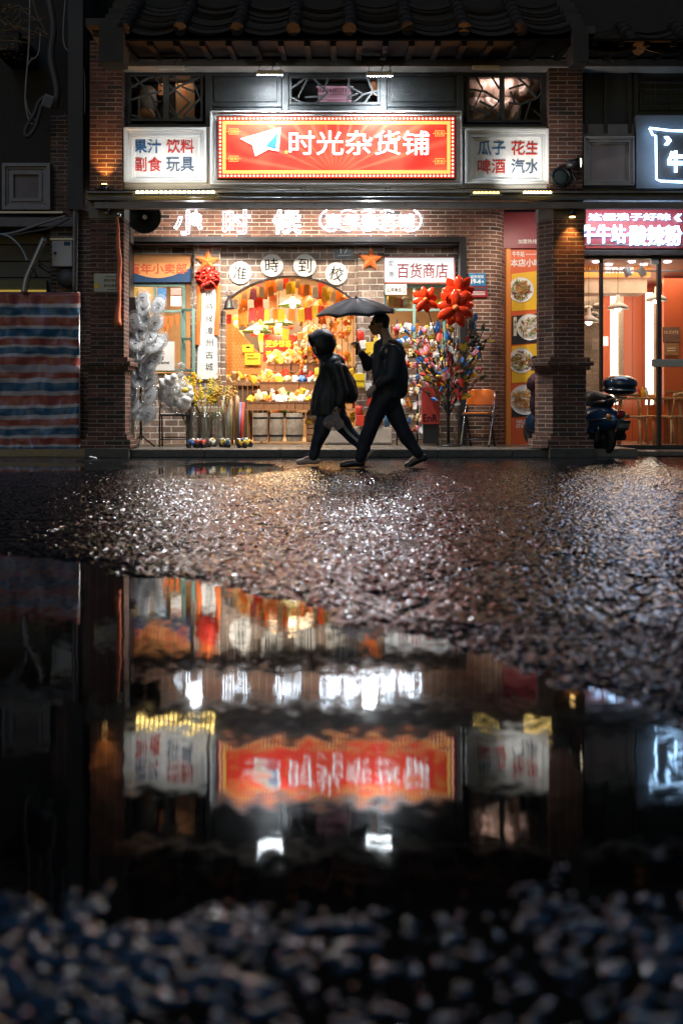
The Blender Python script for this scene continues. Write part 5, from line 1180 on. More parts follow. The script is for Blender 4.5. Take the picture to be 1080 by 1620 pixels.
for px, py, c, s_ in ((384,466,'orange',1.3),(408,466,'red',1.4),(432,466,'orange',1.2),(384,489,'orange',1.4),(400,487,'red',1.2),(413,487,'red',1.1),(360,497,'red',1.1),(420,489,'yellow',1.0),(436,489,'orange',1.0),(445,489,'yellow',1.0),(462,489,'orange',1.0),(477,489,'yellow',1.1),(487,486,'red',1.1),(452,520,'yellow',1.0),(497,484,'yellow',1.0),(508,484,'red',1.0),(519,484,'orange',1.0)):
    PN = globals().get('PN', 0) + 1; pen(c, px, py, 15.85+rg.uniform(-.03,.06), s_, '%s swallow tailed pennant, number %d in order across the arch' % (c, PN))
for k in range(40):
    px = 372 + k*4.7; ytop = 440 + ((px-459)/100)**2*30
    goods('card', ['orange','white','red','yellow','cream','orange'][(k//2) % 6] if px > 410 else rg.choice(['white','pink','cream']), at(px, ytop+rg.uniform(6,20), 15.78+.05*(k % 3)), 'in the fringe hanging under the arch', 'tags in the fringe under the arch', rg.uniform(-.5,.5), 0, rg.uniform(-.1,.1), rg.uniform(.8,1.15))
for k in range(130):
    px = rg.uniform(476, 562); py = rg.uniform(462, 610)
    goods(rg.choice(['plush','card','disc','plush']), rg.choice(['cream','yellow','orange','red','white','cream','brown']), at(px, py, 15.95+rg.uniform(0,.3)), 'hanging on strings behind the umbrella', 'trinkets hanging on strings in the right of the arch', rg.uniform(-1,1), 0, rg.uniform(-.3,.3), rg.uniform(.7,1.1))
for k, px in enumerate(range(478, 566, 9)):
    o = MB().cyl(at(px, 455, 16.0), at(px, 640, 16.0), .006, n=6).build('hanging_string', M('string_brown', (.2,.08,.03), .8)); tag(o, '%s thin brown display string from the left in the right half of the arch' % ('first second third fourth fifth sixth seventh eighth ninth tenth'.split()[k]), 'string', 'display strings in the right of the arch')
for k in range(60):
    goods(rg.choice(['pouch','plush','box','pouch']), rg.choice(['yellow','cream','orange','red','white','brown']), at(rg.uniform(500,562), rg.uniform(585,672), 15.9+rg.uniform(0,.3)), 'stacked low behind the two walkers', 'goods stacked low behind the two walkers', rg.uniform(-1,1), rg.uniform(-.5,.5), rg.uniform(-.6,.6), rg.uniform(.9,1.4))
for k in range(26):
    goods(rg.choice(['card','disc','pouch']), rg.choice(['red','orange','yellow','cream']), at(rg.uniform(368,470), rg.uniform(500,548), 17.3+rg.uniform(0,.2)), 'pinned on the dark grey backboard', 'goods on the backboard', rg.uniform(-.3,.3), 0, rg.uniform(-.3,.3), rg.uniform(.8,1.4))
# black lantern
o = at(362, 482, DI-.12); t = thing('bell_lantern', 'small black bell shaped lantern beside the left pilaster', 'lantern', o)
MB().lathe([(0,.13),(.02,.12),(.03,.08),(.06,.05),(.075,-.04),(.09,-.06),(.085,-.065),(0,-.06)], o, 20).build('bell', mBlack, t); ring(MB(), o+Vector((0,0,.17)), .04, .006, 14).build('ring', mBlack, t)
# attic things seen through the lattices
o = thing('plastic_basket', 'pink plastic basket behind the middle lattice window', 'basket', at(529, 163, WB+.3)); d = WB+.25
mb = MB()
for i in range(13):
    x = 504 + i*4; mb.pbox(x, 139, x+1.6, 162, d, .02)
for y in (138, 146, 154, 161): mb.pbox(503, y, 556, y+2, d-.004, .03)
mb.pbox(503, 138, 556, 163, d+.18, .02); mb.build('weave', M('pink_plastic', (.65,.33,.42), .5), o); MB().pbox(500, 135, 559, 139, d-.02, .24).build('rim', M('pink_plastic', (.65,.33,.42), .5), o, bevel=.01)
for x0, y0, x1, y1, lb in ((278,131,308,190,'big kraft carton behind the right half of the left lattice'), (250,131,259,150,'narrow brown carton edge behind the left lattice'), (586,125,599,150,'brown carton at the right end of the middle lattice'), (457,152,470,163,'low carton at the left end of the middle lattice')):
    t = thing('carton', lb, 'carton', at((x0+x1)/2, y1, WB+.35)); MB().pbox(x0, y0, x1, y1, WB+.28, .25).build('box', mCard, t, bevel=.005); MB().pbox((x0+x1)/2-3, y0, (x0+x1)/2, y1, WB+.277, .004).build('tape', mOrange, t)
o = MB().ball(at(232,158,WB+.35), .16, sc=(1,.6,1.3), n=14).build('stuffed_sack', M('grey_sack', (.22,.2,.19), .5, var=.6, vs=12, bump=1, bs=14)); tag(o, 'grey stuffed sack behind the left lattice', 'sack')
o = MB().ball(at(230,181,WB+.33), .14, sc=(1,.6,.7), n=14).build('brown_bag', M('brown_bag', (.3,.14,.05), .5, var=.5, bump=1, bs=14)); tag(o, 'brown bag under the grey sack in the left lattice window', 'bag')
for k in range(7):
    px, py = 750+(k % 4)*27+rg.uniform(-4,4), 140+(k//4)*32; sk = MB().ball(at(px,py,WB+.36), .19, sc=(1,.6,1), n=16); fs_ = fuse(sk, .02, 2, .05, 9).build('plastic_sack', M('milky_sack', (.4,.28,.24), .3, var=.6, vs=8, coat=.5)); tag(fs_, 'milky plastic sack, %s behind the right lattice' % ['leftmost of the upper row','second in the upper row','third in the upper row','last in the upper row','leftmost of the lower row','second in the lower row','last in the lower row'][k], 'sack', 'sacks behind the right lattice')
lamp('AREA', at(795, 120, WB+.13), 5, (1,.8,.7), .5, at(795, 165, WB+.5), name='attic_fill', size_y=.1)  # unseen lamps added so the things behind the lattices show
lamp('AREA', at(265, 118, WB+.13), 2.5, (1,.8,.6), .5, at(265, 165, WB+.5), name='attic_fill', size_y=.1)

# right bay: window goods and the trinket racks on the pavement
for k in range(34):
    px, py = 612+(k % 12)*7.4, (478, 522, 540)[k//12]+rg.uniform(-2,2)
    goods(rg.choice(['box','pouch','box']), rg.choice(['yellow','white','red','cream','blue','orange']), at(px, py, DI+.32), 'on the shelf behind the right green window', 'goods behind the right green window', rg.uniform(-.2,.2), 0, 0, rg.uniform(.9,1.3))
o = MB().pbox(609, 486, 703, 488, DI+.22, .3).build('window_shelf', mWood); tag(o, 'upper wooden shelf behind the right green window', 'shelf')
o = MB().pbox(609, 547, 703, 549, DI+.22, .3).build('window_shelf', mWood); tag(o, 'lower wooden shelf behind the right green window', 'shelf')
rk = thing('trinket_rack', 'wire rack crowded with keychains and little toys behind the suited walker', 'rack', at(660, 703, DI-.3)); d = DI-.3
for x in (628, 660, 692): MB().cyl(at(x, 505, d), (W(x,d), d, SW), .012).build('post', mBlack, rk)
for y in range(515, 700, 20): MB().cyl(at(626, y, d), at(694, y, d), .006).build('rail', mBlack, rk)
for r_ in range(9):
    for k in range(15):
        px = 627 + k*4.7 + rg.uniform(-1.5,1.5); py = 520 + r_*20 + rg.uniform(-5,5)
        goods(rg.choice(['plush','plush','card','disc','pouch']), rg.choice(['white','white','cream','yellow','red','blue','pink','brown','grey','orange']), at(px, py, d-.05-rg.uniform(0,.07)), 'hooked on the %s rows of the wire rack' % ('top','top','top','middle','middle','middle','lowest','lowest','lowest')[r_], 'trinkets on the wire rack', rg.uniform(-1,1), rg.uniform(-.3,.3), rg.uniform(-.5,.5), rg.uniform(.6,1.0))
for k in range(36):
    goods(rg.choice(['box','pouch','card']), rg.choice(['blue','white','yellow','brown','grey','red']), at(rg.uniform(566,606), 520+rg.uniform(0,150), DI-.16), 'hung on the pilaster between the two walkers', 'goods on the right pilaster', rg.uniform(-.4,.4), 0, rg.uniform(-.2,.2), rg.uniform(.8,1.3))
t = thing('yellow_bag', 'bright yellow satchel hanging between the two walkers', 'bag', at(568, 612, DI-.28))
MB().pbox(559, 592, 577, 613, DI-.3, .1).build('body', M('yellow_leather', (.85,.55,.02), .4), t, bevel=.02); MB().pbox(559.5, 591, 576.5, 602, DI-.312, .02).build('flap', M('yellow_leather', (.85,.55,.02), .4), t, bevel=.006); MB().tube([at(560,592,DI-.25), at(563,575,DI-.25), at(573,575,DI-.25), at(576,592,DI-.25)], .008).build('strap', mBlack, t)
t = thing('denim_bag', 'blue denim bundle on the stone block behind the suited walker', 'bag', at(603, 676, DI-.1)); fuse(MB().ball(at(603,664,DI), .12, sc=(1.1,.6,1)), .015, 2, .03, 12).build('body', M('denim', (.05,.14,.28), .8, var=.4), t)
t = thing('red_gift_bag', 'dark red paper bag with black letters beside the tool leaf stand', 'bag', at(681, 702, DW-.2)); d = DW-.25
MB().pbox(667, 612, 695, 671, d, .14).build('body', M('dark_red_paper', (.35,.03,.02), .5, var=.3, vs=3), t, bevel=.006); text_mb('EnR', 669, 655, 692, 667, d-.002, off=.01, ext=.002).build('lettering', mInk, t)
MB().pbox(669, 671, 694, 702, d+.02, .12).build('stand', mBlack, t, bevel=.005); MB().tube([at(674,613,d+.02), at(676,603,d+.02), at(686,603,d+.02), at(688,613,d+.02)], .005).build('handle', mBlack, t)

# paddle and flower stand with balloon flowers (right)
bs_ = Vector((W(709,DW-.45), DW-.45, SW)); t = thing('pinwheel_stand', 'black stand bristling with coloured leaf shaped paddles in front of the right post', 'stand', bs_); d = DW-.45
MB().lathe([(0,.0),(.16,.0),(.16,.02),(.03,.04),(0,.04)], bs_, 20).build('foot', mBlack, t); MB().cyl(bs_+Vector((0,0,.02)), at(708, 560, d), .022).build('pole', mBlack, t)
rr = random.Random(77); cols = ['red','yellow','blue','orange','white','pink','yellow','red','blue','brown']
for k in range(30):
    a = math.pi*(.17 + .66*k/29); base = at(708 + rr.uniform(-2,2), rr.uniform(600,665), d); L = rr.uniform(.5,1.35)*(.75+.4*math.sin(a))
    tip = base + Vector((math.cos(a)*L*.75, rr.uniform(-.25,.15), abs(math.sin(a))*L)); st = MB().bar(base, tip, .012, .012).build('stick', mBlack, t)
    for j in range(7):
        q = base.lerp(tip, .24+.125*j) + Vector((rr.uniform(-.03,.03), -.03, rr.uniform(-.03,.03))); lf_ = MB(); rot = Matrix.Rotation(-a+math.pi/2+rr.uniform(-.7,.7), 3, 'Y')
        L_ = rr.uniform(.035,.075); wd = rr.uniform(.35,.6); rot = rot @ Matrix.Rotation(rr.uniform(-.9,.9), 3, 'Z') @ Matrix.Rotation(rr.uniform(-.6,.6), 3, 'X')
        ol = [(0,-1),(.6*wd,-.6),(wd,0),(.75*wd,.55),(0,1),(-.75*wd,.55),(-wd,0),(-.6*wd,-.6)]; pts_ = [q + rot @ Vector((a_*L_, .006 if abs(a_) > .1 else -.006, b_*L_)) for a_, b_ in ol]
        lf_.add(pts_ + [q + rot @ Vector((0,-.012,0)), q + rot @ Vector((0,.008,0))], [(i_, (i_+1) % 8, 8) for i_ in range(8)] + [((i_+1) % 8, i_, 9) for i_ in range(8)])
        lf_.build('leaf_paddle', gm(rr.choice(cols), .3) if rr.random() < .8 else M('dark_foliage', (.03,.05,.02), .4), st)
def balloon_flower(px, py, r, dd, lab, n=9):
    o = at(px, py, dd); t = thing('balloon_flower', lab, 'balloon flower', o, 'red balloon flowers over the paddle stand')
    for k in range(n):
        a = 2*math.pi*k/n + .2; rot = Matrix.Rotation(-a, 3, 'Y'); rr_ = r*(.62 if k % 2 else .5)
        pb_ = MB().ball((0,0,0), 1, n=14); lo = rot @ Matrix.Rotation(rr.uniform(-.5,.5), 3, 'X'); cc = o + Vector((math.cos(a)*rr_*1.05, -.03*(k % 3), math.sin(a)*rr_*1.05))
        for v in pb_.v: tp_ = 1 - .5*max(0, v.x)**2; v[:] = cc + lo @ Vector((v.x*r*.56, v.y*r*.15*tp_, v.z*r*.32*tp_ + v.x*v.z*r*.05))
        pb_.build('petal', M('red_foil', (.75,.045,.01), .12, .3, var=.1, bump=0), t)
    MB().ball(o+Vector((0,-.06,0)), r*.2, n=12).build('centre', mOrange, t); MB().tube([o, o.lerp(at(708,620,d), .5)+Vector((.03,0,0)), at(708,620,d)], .008).build('stem', mBlack, t)
balloon_flower(672, 474, .17, d-.1, 'small red balloon flower leaning left over the paddle stand', 8)
balloon_flower(725, 462, .215, d-.1, 'uppermost big red balloon flower beside the blue number plate', 9)
balloon_flower(720, 487, .24, d-.22, 'lower big red balloon flower in front of the upper one', 9)
t = thing('black_flower_bunch', 'bunch of black stalks and black flowers hanging at the right of the paddle stand', 'artificial flowers', at(750, 620, d)); 
for k in range(9): MB().tube([at(738+k*.8, 480, d), at(742+k*1.6, 530, d-.03), at(742+k*2.6, rr.uniform(545,580), d-.05)], .006).build('stalk', mBlack, t); 
for k in range(8): MB().ball(at(740+rr.uniform(0,22), rr.uniform(530,556), d-.07), .04, sc=(1,.6,.8), n=8).build('bloom', mBlack, t)
lamp('SPOT', (W(620,13.6), 14.25, 3.4), 220, (1,.9,.76), .06, at(735, 560, DW), spot=70, name='shopfront_fill', blend=.5)  # spots without fixtures, added to lift the inner facade
lamp('SPOT', (W(400,13.6), 14.25, 3.4), 230, (1,.93,.82), .06, at(300, 560, DW), spot=95, name='shopfront_fill', blend=.6)

# orange folding chair
def folding_chair(name, label, loc, rz, mat, padmat):
    t = thing(name, label, 'chair', loc, None, rz); t['_o'] = (0,0,0)
    for sx in (-1, 1):
        MB().tube([(sx*.20,-.22,0),(sx*.205,.02,.43),(sx*.2,.13,.66),(sx*.19,.165,.78)], .0115, 10).build('front_leg', mChrome if mat is None else mat, t)
        MB().tube([(sx*.175,.24,0),(sx*.175,.04,.36),(sx*.175,-.06,.45)], .011, 10).build('rear_leg', mSteelD, t)
        for y in (-.22, .24): MB().cyl((sx*(.2 if y < 0 else .175), y, 0), (sx*(.2 if y < 0 else .175), y, .03), .016).build('foot_cap', mRubber, t)
    MB().cyl((-.175,.17,.12), (.175,.17,.12), .009).build('stretcher', mSteelD, t); MB().cyl((-.2,-.16,.10), (.2,-.16,.10), .009).build('stretcher', mSteelD, t)
    MB().box(-.2,.2,-.2,.2,.425,.455).build('seat', mBlack if padmat else mat, t, bevel=.012)
    if padmat:
        MB().box(-.18,.18,-.18,.18,.456,.478).build('seat_pad', padmat, t, bevel=.01)
        mb = MB(); n = 14; vs = []
        outl = [(-.2,.60),(-.205,.70),(-.18,.78),(-.13,.805),(.13,.805),(.18,.78),(.205,.70),(.2,.60),(.18,.585),(-.18,.585)]
        mb.add([(x, .12+(.165-.12)*(z-.58)/.2 - .03 + .1*(x*x)*-1 + .0, z) for x, z in outl] + [(x, .12+(.165-.12)*(z-.58)/.2 - .0 - .1*x*x, z) for x, z in outl], [list(range(10)), list(range(10,20))[::-1]] + [(i, 10+i, 10+(i+1)%10, (i+1)%10) for i in range(10)])
        mb.build('backrest', padmat, t, bevel=.008)
    return t
folding_chair('folding_chair', 'folding chair with orange backrest on the pavement by the brick wall', (W(757,14.75), 14.78, SW), R(-22), None, M('orange_vinyl', (.85,.20,.02), .35, var=.08))
fc2 = folding_chair('folding_chair', 'black folding chair carrying a big clear bag of white plush toys', (W(275,14.8), 14.85, SW), R(8), mSteelD, None)
# clear bag of plush toys
c = Vector((W(277,14.75), 14.78, SW+.455)); t = thing('bag_of_plush', 'big clear plastic bag stuffed with white plush toys on the black chair', 'bag', c)
for k in range(16):
    a = rr.uniform(0,6.28); q = c + Vector((.17*math.cos(a)*rr.random()**.5*1.1, .12*math.sin(a), rr.uniform(.08,.48)))
    pm_ = MB().ball(q, .085, n=10); pm_.ball(q+Vector((.05,-.05,.06)), .05, n=10); pm_.ball(q+Vector((-.06,-.03,.05)), .035, n=8)
    fuse(pm_, .016, 1).build('plush', M('white_fur', (.8,.79,.76), .9, var=.1, bump=.8), t)
fuse(MB().ball(c+Vector((0,0,.27)), .27, sc=(.98,.75,1.0)).cyl(c+Vector((.02,0,.45)), c+Vector((.07,0,.62)), .12, .03).ball(c+Vector((.08,0,.66)), .08, sc=(1,.6,.7)), .018, 2, .05, 11).build('clear_bag', mPlasticC, t)
MB().ball(c+Vector((.17,-.24,.33)), .05, sc=(1,.5,.8)).build('duck_toy', gm('yellow'), t)
# lollipop rack of clear wrapped paddles (left)
bx_ = Vector((W(223,14.55), 14.55, SW)); t = thing('wrapped_fan_rack', 'black pole rack of round fans in clear film at the left of the shop front', 'rack', bx_); d = 14.55
for a in range(3): MB().tube([bx_+Vector((0,0,.16)), bx_+Vector((.2*math.cos(a*2.1+.5), .2*math.sin(a*2.1+.5), .0))], .012).build('foot', mBlack, t)
MB().cyl(bx_+Vector((0,0,.1)), at(222, 500, d), .018).build('pole', mBlack, t); MB().pbox(204, 470, 222, 600, d+.12, .02).build('backing_board', mBlack, t)
fans = [(226,474,0),(228,487,0),(228,505,0),(212,508,-15),(250,483,25),(247,510,20),(224,521,0),(205,530,-35),(225,558,0),(245,545,40),(208,552,-30),(212,580,-15),(233,582,20),(205,595,-10),(205,612,0),(236,600,30),(237,625,15),(210,640,-10),(206,650,0),(235,655,20),(246,565,30),(215,566,-10),(238,530,15),(218,598,5),(204,565,-20),(252,540,40),(238,572,10),(207,625,-5),(222,650,8),(216,540,-5)]
wire = 0
for k, (px, py, an) in enumerate(fans):
    dd = d - .05 - .02*(k % 5); q = at(px, py, dd); rot = Matrix.Rotation(R(an), 3, 'Y') @ Matrix.Rotation(R(rr.uniform(-18,18)), 3, 'Z') @ Matrix.Rotation(R(rr.uniform(-24,-6)), 3, 'X')
    st = MB().bar(q, q + rot @ Vector((0,.03,-.26)), .012, .006).build('fan_handle', mWhite, t)
    fb = MB(); fb.ball((0,0,0), .10, sc=(.9,.05,1.2), n=14); 
    for v in fb.v: v[:] = q + rot @ v
    fb.build('fan_blade', M('white_fan_print', (.85,.85,.86), .35, var=.15, vs=9), st)
    pw = MB(); pw.ball((0,-.005,0), .118, sc=(.9,.09,1.32), n=14); pw.tube([(.108*math.cos(a_*.314), -.006, .158*math.sin(a_*.314)) for a_ in range(21)], .004, 5)
    for v in pw.v: v[:] = q + rot @ v
    pw.build('clear_wrap', mPlasticC, st)
    ins = MB(); ins.obox((rr.uniform(-.03,.03),-.014,rr.uniform(-.01,.04)), (rr.uniform(.03,.07),.004,.010), Matrix.Rotation(rr.uniform(-.8,.8),3,'Y')); ins.obox((rr.uniform(-.02,.02),-.0145,rr.uniform(-.04,-.02)), (.04,.004,.01), Matrix.Rotation(rr.uniform(-.8,.8),3,'Y'))
    for v in ins.v: v[:] = q + rot @ v
    ins.build('ink_drawing', mInk, st)['kind'] = 'stuff'
# orange bunting behind the rack
for k, (px, py, w, h) in enumerate(((262,500,9,24),(272,500,9,20),(282,498,8,22),(266,512,7,18))):
    t = MB().prism([(W(px-w/2,DI-.0), H(py,DI)), (W(px+w/2,DI), H(py+1,DI)), (W(px,DI), H(py+h,DI))], DI-.05-.012*k, DI-.045-.012*k).build('bunting_flag', mOrange); tag(t, ['orange bunting flag nearest the wrapped fans','second orange bunting flag from the wrapped fans','rightmost orange bunting flag by the open green sash','lower overlapping orange bunting flag in the left bay'][k], 'flag', 'orange bunting in the left bay')
# flower tubs
mBark = M('stem_green', (.15,.28,.06), .6)
for k, (px, nfl, lb) in enumerate(((306, 9, 'sparse bunch of yellow branches leaning left beside the pilaster'), (324, 14, 'dense bunch of yellow flower branches in front of the white banner'), (345, 9, 'bunch of dry golden branches right of the dense yellow one'))):
    d = 14.95; c = Vector((W(px,d), d, SW)); t = thing('flower_tub', lb, 'flower tub', c, 'tubs of artificial branches')
    MB().lathe([(0,0),(.11,0),(.12,.48),(.115,.48),(.105,.01),(0,.01)], c, 20).build('clear_tub', mGlass, t)
    for j in range(nfl):
        a = rr.uniform(-.5,.5) + (k-1)*.28*(-1 if k == 0 else 1)*(1 if k != 0 else 1); a = a*.55 + (-.38 if k == 0 else 0)
        top = c + Vector((math.sin(a)*1.0, rr.uniform(-.15,.15), rr.uniform(.78,1.05))); base = c + Vector((rr.uniform(-.06,.06), rr.uniform(-.05,.05), .03)); mid = c + Vector((math.sin(a)*.42, 0, .5))
        s_ = MB().tube([base, mid, top], .006, 6); stem = s_.build('stem', M('orange_stem', (.65,.14,.03), .6) if j % 3 == 0 else mBark, t)
        fl = MB()
        for q in range(26):
            u = rr.uniform(.35,1); p = mid.lerp(top, u)+Vector((rr.gauss(0,.02), rr.gauss(0,.02), rr.gauss(0,.02))); fl.ball(p, .013, sc=(1.3,.7,.9), n=6)
        b_ = fl.build('blossom', M('yellow_blossom' if k < 2 else 'golden_blossom', (.8,.55,.03) if k < 2 else (.5,.33,.08), .7, var=.3), stem); b_['kind'] = 'stuff'
for k, (px, lb, c_) in enumerate(((359, 'clear tall box of rolled papers right of the branches', 'white'), (371, 'second clear tall box with brown rolls', 'brown'))):
    d = 15.0; t = thing('clear_box', lb, 'display box', (W(px,d), d, SW), 'clear boxes by the arch'); MB().pbox(px-6, 640, px+6, 703, d-.08, .14).build('box', mGlass, t)
    for j in range(6): a = rr.uniform(-.05,.05); MB().cyl((W(px,d)+a, d-.01, SW+.02), (W(px,d)+a*1.3, d-.01+rr.uniform(-.03,.03), SW+.62+rr.uniform(0,.12)), .014).build('paper_roll', gm(c_ if j % 2 else 'cream'), t)
for k, (px, c_, lb) in enumerate(((376, 'blue', 'blue umbrella roll leaning by the arch'), (380, 'red', 'red umbrella roll leaning by the arch'))):
    o = MB().cyl((W(px,15), 15.02, SW), (W(px,15)+.02, 15.2, SW+.62), .022, .028).build('rolled_umbrella', gm(c_)); tag(o, lb, 'umbrella')
# little toy vehicles along the kerb
def toy(loc, rz, c1, c2, lab):
    t = thing('toy_motorbike', lab, 'toy', loc, 'toy vehicles in a row on the pavement', rz); t['_o'] = (0,0,0)
    for x in (-.07, .07): MB().cyl((x,-.02,.035),(x,.02,.035), .035, n=14).build('wheel', mRubber, t)
    fuse(MB().ball((0,0,.06), .05, sc=(1.2,.6,.7), n=10).ball((.05,0,.085), .03, sc=(1,.8,1), n=10).ball((-.06,0,.085), .03, sc=(1.3,.7,.8), n=10), .01, 1).build('body', gm(c1, .25), t)
    MB().ball((-.01,0,.105), .026, n=10).build('rider_head', gm(c2, .25), t); MB().cyl((.05,-.05,.12),(.05,.05,.12), .006).build('handlebar', mChrome, t)
for k, (px, c1, c2) in enumerate(((303,'blue','white'),(314,'red','white'),(326,'red','blue'),(338,'white','yellow'),(350,'yellow','white'),(361,'blue','grey'),(383,'yellow','blue'),(392,'yellow','white'))):
    toy((W(px+rr.uniform(-5,5),14.35), 14.22+rr.uniform(0,.4), SW), R(rr.uniform(-170,170)), c1, c2, '%s and %s toy motorbike, %s of the row on the pavement' % (c1, c2, ('first','second','third','fourth','fifth','sixth','seventh','last')[k]))
# ------------------------------------------------------------------ people
mSkin = M('skin', (.42,.24,.16), .5, var=.1, vs=20, bump=.05); mCoat = M('black_coat', (.014,.015,.018), .6, var=.35, vs=5, bump=.25, bs=90); mTrou = M('black_trousers', (.012,.014,.022), .7, var=.3, vs=6, bump=.2, bs=80)
mWetCoat = M('wet_raincoat', (.012,.013,.014), .55, var=.4, vs=8, bump=.35, bs=18); mHair = M('black_hair', (.010,.009,.009), .5, var=.3, bump=.8, bs=120)
def hand(mb, wrist, direc, palm_n, s=1.0, curl=.9):
    """palm with four bent fingers of unequal length and a thumb from its side"""
    u = direc.normalized(); n = palm_n.normalized(); w = u.cross(n).normalized()
    mb.ball(wrist + u*.05*s, .042*s, sc=(1,1,1), n=10) if False else None
    for k in range(4):
        b = wrist + u*.03*s + w*((k-1.5)*.019*s); e = wrist + u*.088*s + w*((k-1.5)*.021*s); mb.cyl(b, e, .0135*s, .012*s, n=8); mb.ball(e, .0125*s, n=8)
        L = [.036,.042,.039,.030][k]*s; a1 = curl*.75; p1 = e + (u*math.cos(a1) + n*math.sin(a1))*L; a2 = curl*1.6; p2 = p1 + (u*math.cos(a2) + n*math.sin(a2))*L*.65; a3 = curl*2.2; p3 = p2 + (u*math.cos(a3)+n*math.sin(a3))*L*.5
        limb(mb, [e, p1, p2, p3], [.0105*s, .0095*s, .0088*s, .0075*s])
    b = wrist + u*.03*s - w*.028*s; p1 = b + (u*.6 - w*.8 + n*.35).normalized()*.035*s; p2 = p1 + (u*.8 + n*.5).normalized()*.03*s
    limb(mb, [b, p1, p2], [.014*s, .0115*s, .009*s])
def head_face(mb, c, fwd, up=Vector((0,0,1)), s=1.0):
    """skull, jaw, nose, lips, ears; fwd is the way the face looks"""
    f = fwd.normalized(); sd = f.cross(up).normalized(); rot = Matrix((f, sd, up)).transposed()
    P = lambda a, b, z: c + rot @ Vector((a*s, b*s, z*s))
    mb.ball(P(-.012,0,.03), .088*s, sc=(1.08,.86,1.02), n=20, rot=rot); mb.ball(P(.03,0,-.03), .062*s, sc=(1,.92,1.25), n=16, rot=rot); mb.ball(P(.052,0,-.083), .030*s, sc=(1,1.1,.8), n=12, rot=rot)
    mb.ball(P(.075,0,.028), .03*s, sc=(.7,1.7,.5), n=12, rot=rot)
    mb.cyl(P(.085,0,.012), P(.112,0,-.022), .010*s, .014*s, n=8); mb.ball(P(.108,0,-.024), .0155*s, n=10); mb.ball(P(.087,0,-.052), .02*s, sc=(.8,1.1,.5), n=10, rot=rot); mb.ball(P(.083,0,-.063), .018*s, sc=(.8,1.1,.45), n=10, rot=rot)
    for k in (-1, 1): mb.ball(P(-.008,k*.078,-.005), .026*s, sc=(.7,.3,1.15), n=10, rot=rot); mb.ball(P(.055,k*.035,-.02), .03*s, sc=(.8,.9,.8), n=10, rot=rot)
    return P, rot
def shoe(mb, heel, toe, s=1.0, up=Vector((0,0,1))):
    u = (toe-heel).normalized(); 
    limb(mb, [heel+up*.04, heel+u*.10+up*.045, heel+u*.2+up*.032, toe-u*.02+up*.026], [.042*s,.044*s,.042*s,.028*s])
def ankle_up(mb, a, b, r): mb.cyl(a, b, r, r, n=12)

# --- man with umbrella
dM = 11.36
def m_(px, py, y=0): return at(px, py, dM + y)
man = thing('person', 'man in black jacket striding left and holding up a black umbrella', 'person', (W(606,dM), dM, 0), 'pair walking in the rain')
b = MB()
hc = m_(599, 514); P, rt = head_face(b, hc, Vector((-1,-.22,-.05)), s=.98)
limb(b, [m_(605,520), m_(613,541)], [.052,.062])
limb(b, [m_(616,552), m_(614,585), m_(609,625)], [.13,.135,.135])
limb(b, [m_(613,556,-.16), m_(617,556), m_(617,558,.16)], [.07,.08,.07])
sL, eL, wL = m_(611,556,.17), m_(584,578,.12), m_(569,556,.02)       # far arm raised with the umbrella
sR, eR, wR = m_(622,557,-.18), m_(617,594,-.24), m_(595,610,-.22)     # near arm
limb(b, [sL, eL, wL], [.055,.042,.028]); limb(b, [sR, eR, wR], [.055,.042,.028])
hipF, kF, aF = m_(605,628,-.06), m_(584,680,-.08), m_(569,724,-.08)
hipR, kR, aR = m_(614,630,.07), m_(637,681,.08), m_(660,719,.08)
limb(b, [hipF, kF, aF], [.085,.058,.04]); limb(b, [hipR, kR, aR], [.085,.058,.04])
hand(b, wL, Vector((-.25,-.1,.9)), Vector((-.9,-.3,-.2)), 1.0, 1.2)
hand(b, wR, Vector((-.75,-.1,-.6)), Vector((.35,.5,-.6)), 1.0, .7)
limb(b, [aF+Vector((.02,0,-.03)), aF+Vector((-.14,0,-.06))], [.035,.028]); limb(b, [aR+Vector((.0,0,-.02)), aR+Vector((-.07,0,-.07))], [.035,.028])
fuse(b, .0075, 3).build('body', mSkin, man)
j = MB(); limb(j, [m_(617,556), m_(616,580), m_(613,610), m_(613,624)], [.155,.165,.17,.175])
limb(j, [m_(614,556,-.15), m_(622,553), m_(614,556,.15)], [.085,.10,.085]); limb(j, [m_(626,556), m_(632,585), m_(634,618)], [.07,.09,.085])
limb(j, [sL, eL, eL.lerp(wL,.85)], [.082,.068,.05]); limb(j, [sR, eR, eR.lerp(wR,.82)], [.084,.070,.052])
limb(j, [m_(606,544), m_(624,549)], [.062,.075]); limb(j, [m_(625,551,-.05), m_(633,560), m_(625,551,.05)], [.06,.06,.06])
q = fuse(j, .011, 3, .022, 9)
zc = H(629, dM)
for v in q.v:
    if v.z < zc: v.z = zc + (v.z-zc)*.12
q.build('jacket', mCoat, man)
j = MB(); limb(j, [m_(601,548,-.02), m_(600,585,-.02), m_(602,615,-.0)], [.075,.085,.08]); fuse(j, .012, 2).build('shirt', M('dark_grey_shirt', (.05,.052,.06), .8, var=.2), man)
j = MB(); limb(j, [m_(610,622), m_(609,634)], [.14,.135]); limb(j, [hipF, kF, aF+Vector((0,0,.0))], [.115,.088,.066]); limb(j, [hipR, kR, aR+Vector((.0,0,.02))], [.115,.088,.064])
fuse(j, .011, 3, .018, 10).build('trousers', mTrou, man)
for a_, toe_, hl in ((aF, m_(537,738,-.08), m_(572,736,-.08)), (aR, m_(643,739,.08), m_(671,727,.08))):
    j = MB(); shoe(j, hl - Vector((0,0,.02)), toe_ - Vector((0,0,.02)), .92); j.ball(a_+Vector((0.01,0,-.01)), .05)
    mi = fuse(j, .009, 2)
    for v in mi.v: v.z = max(v.z, .006)
    mi.build('shoe', M('black_leather', (.015,.013,.012), .3, var=.3), man)
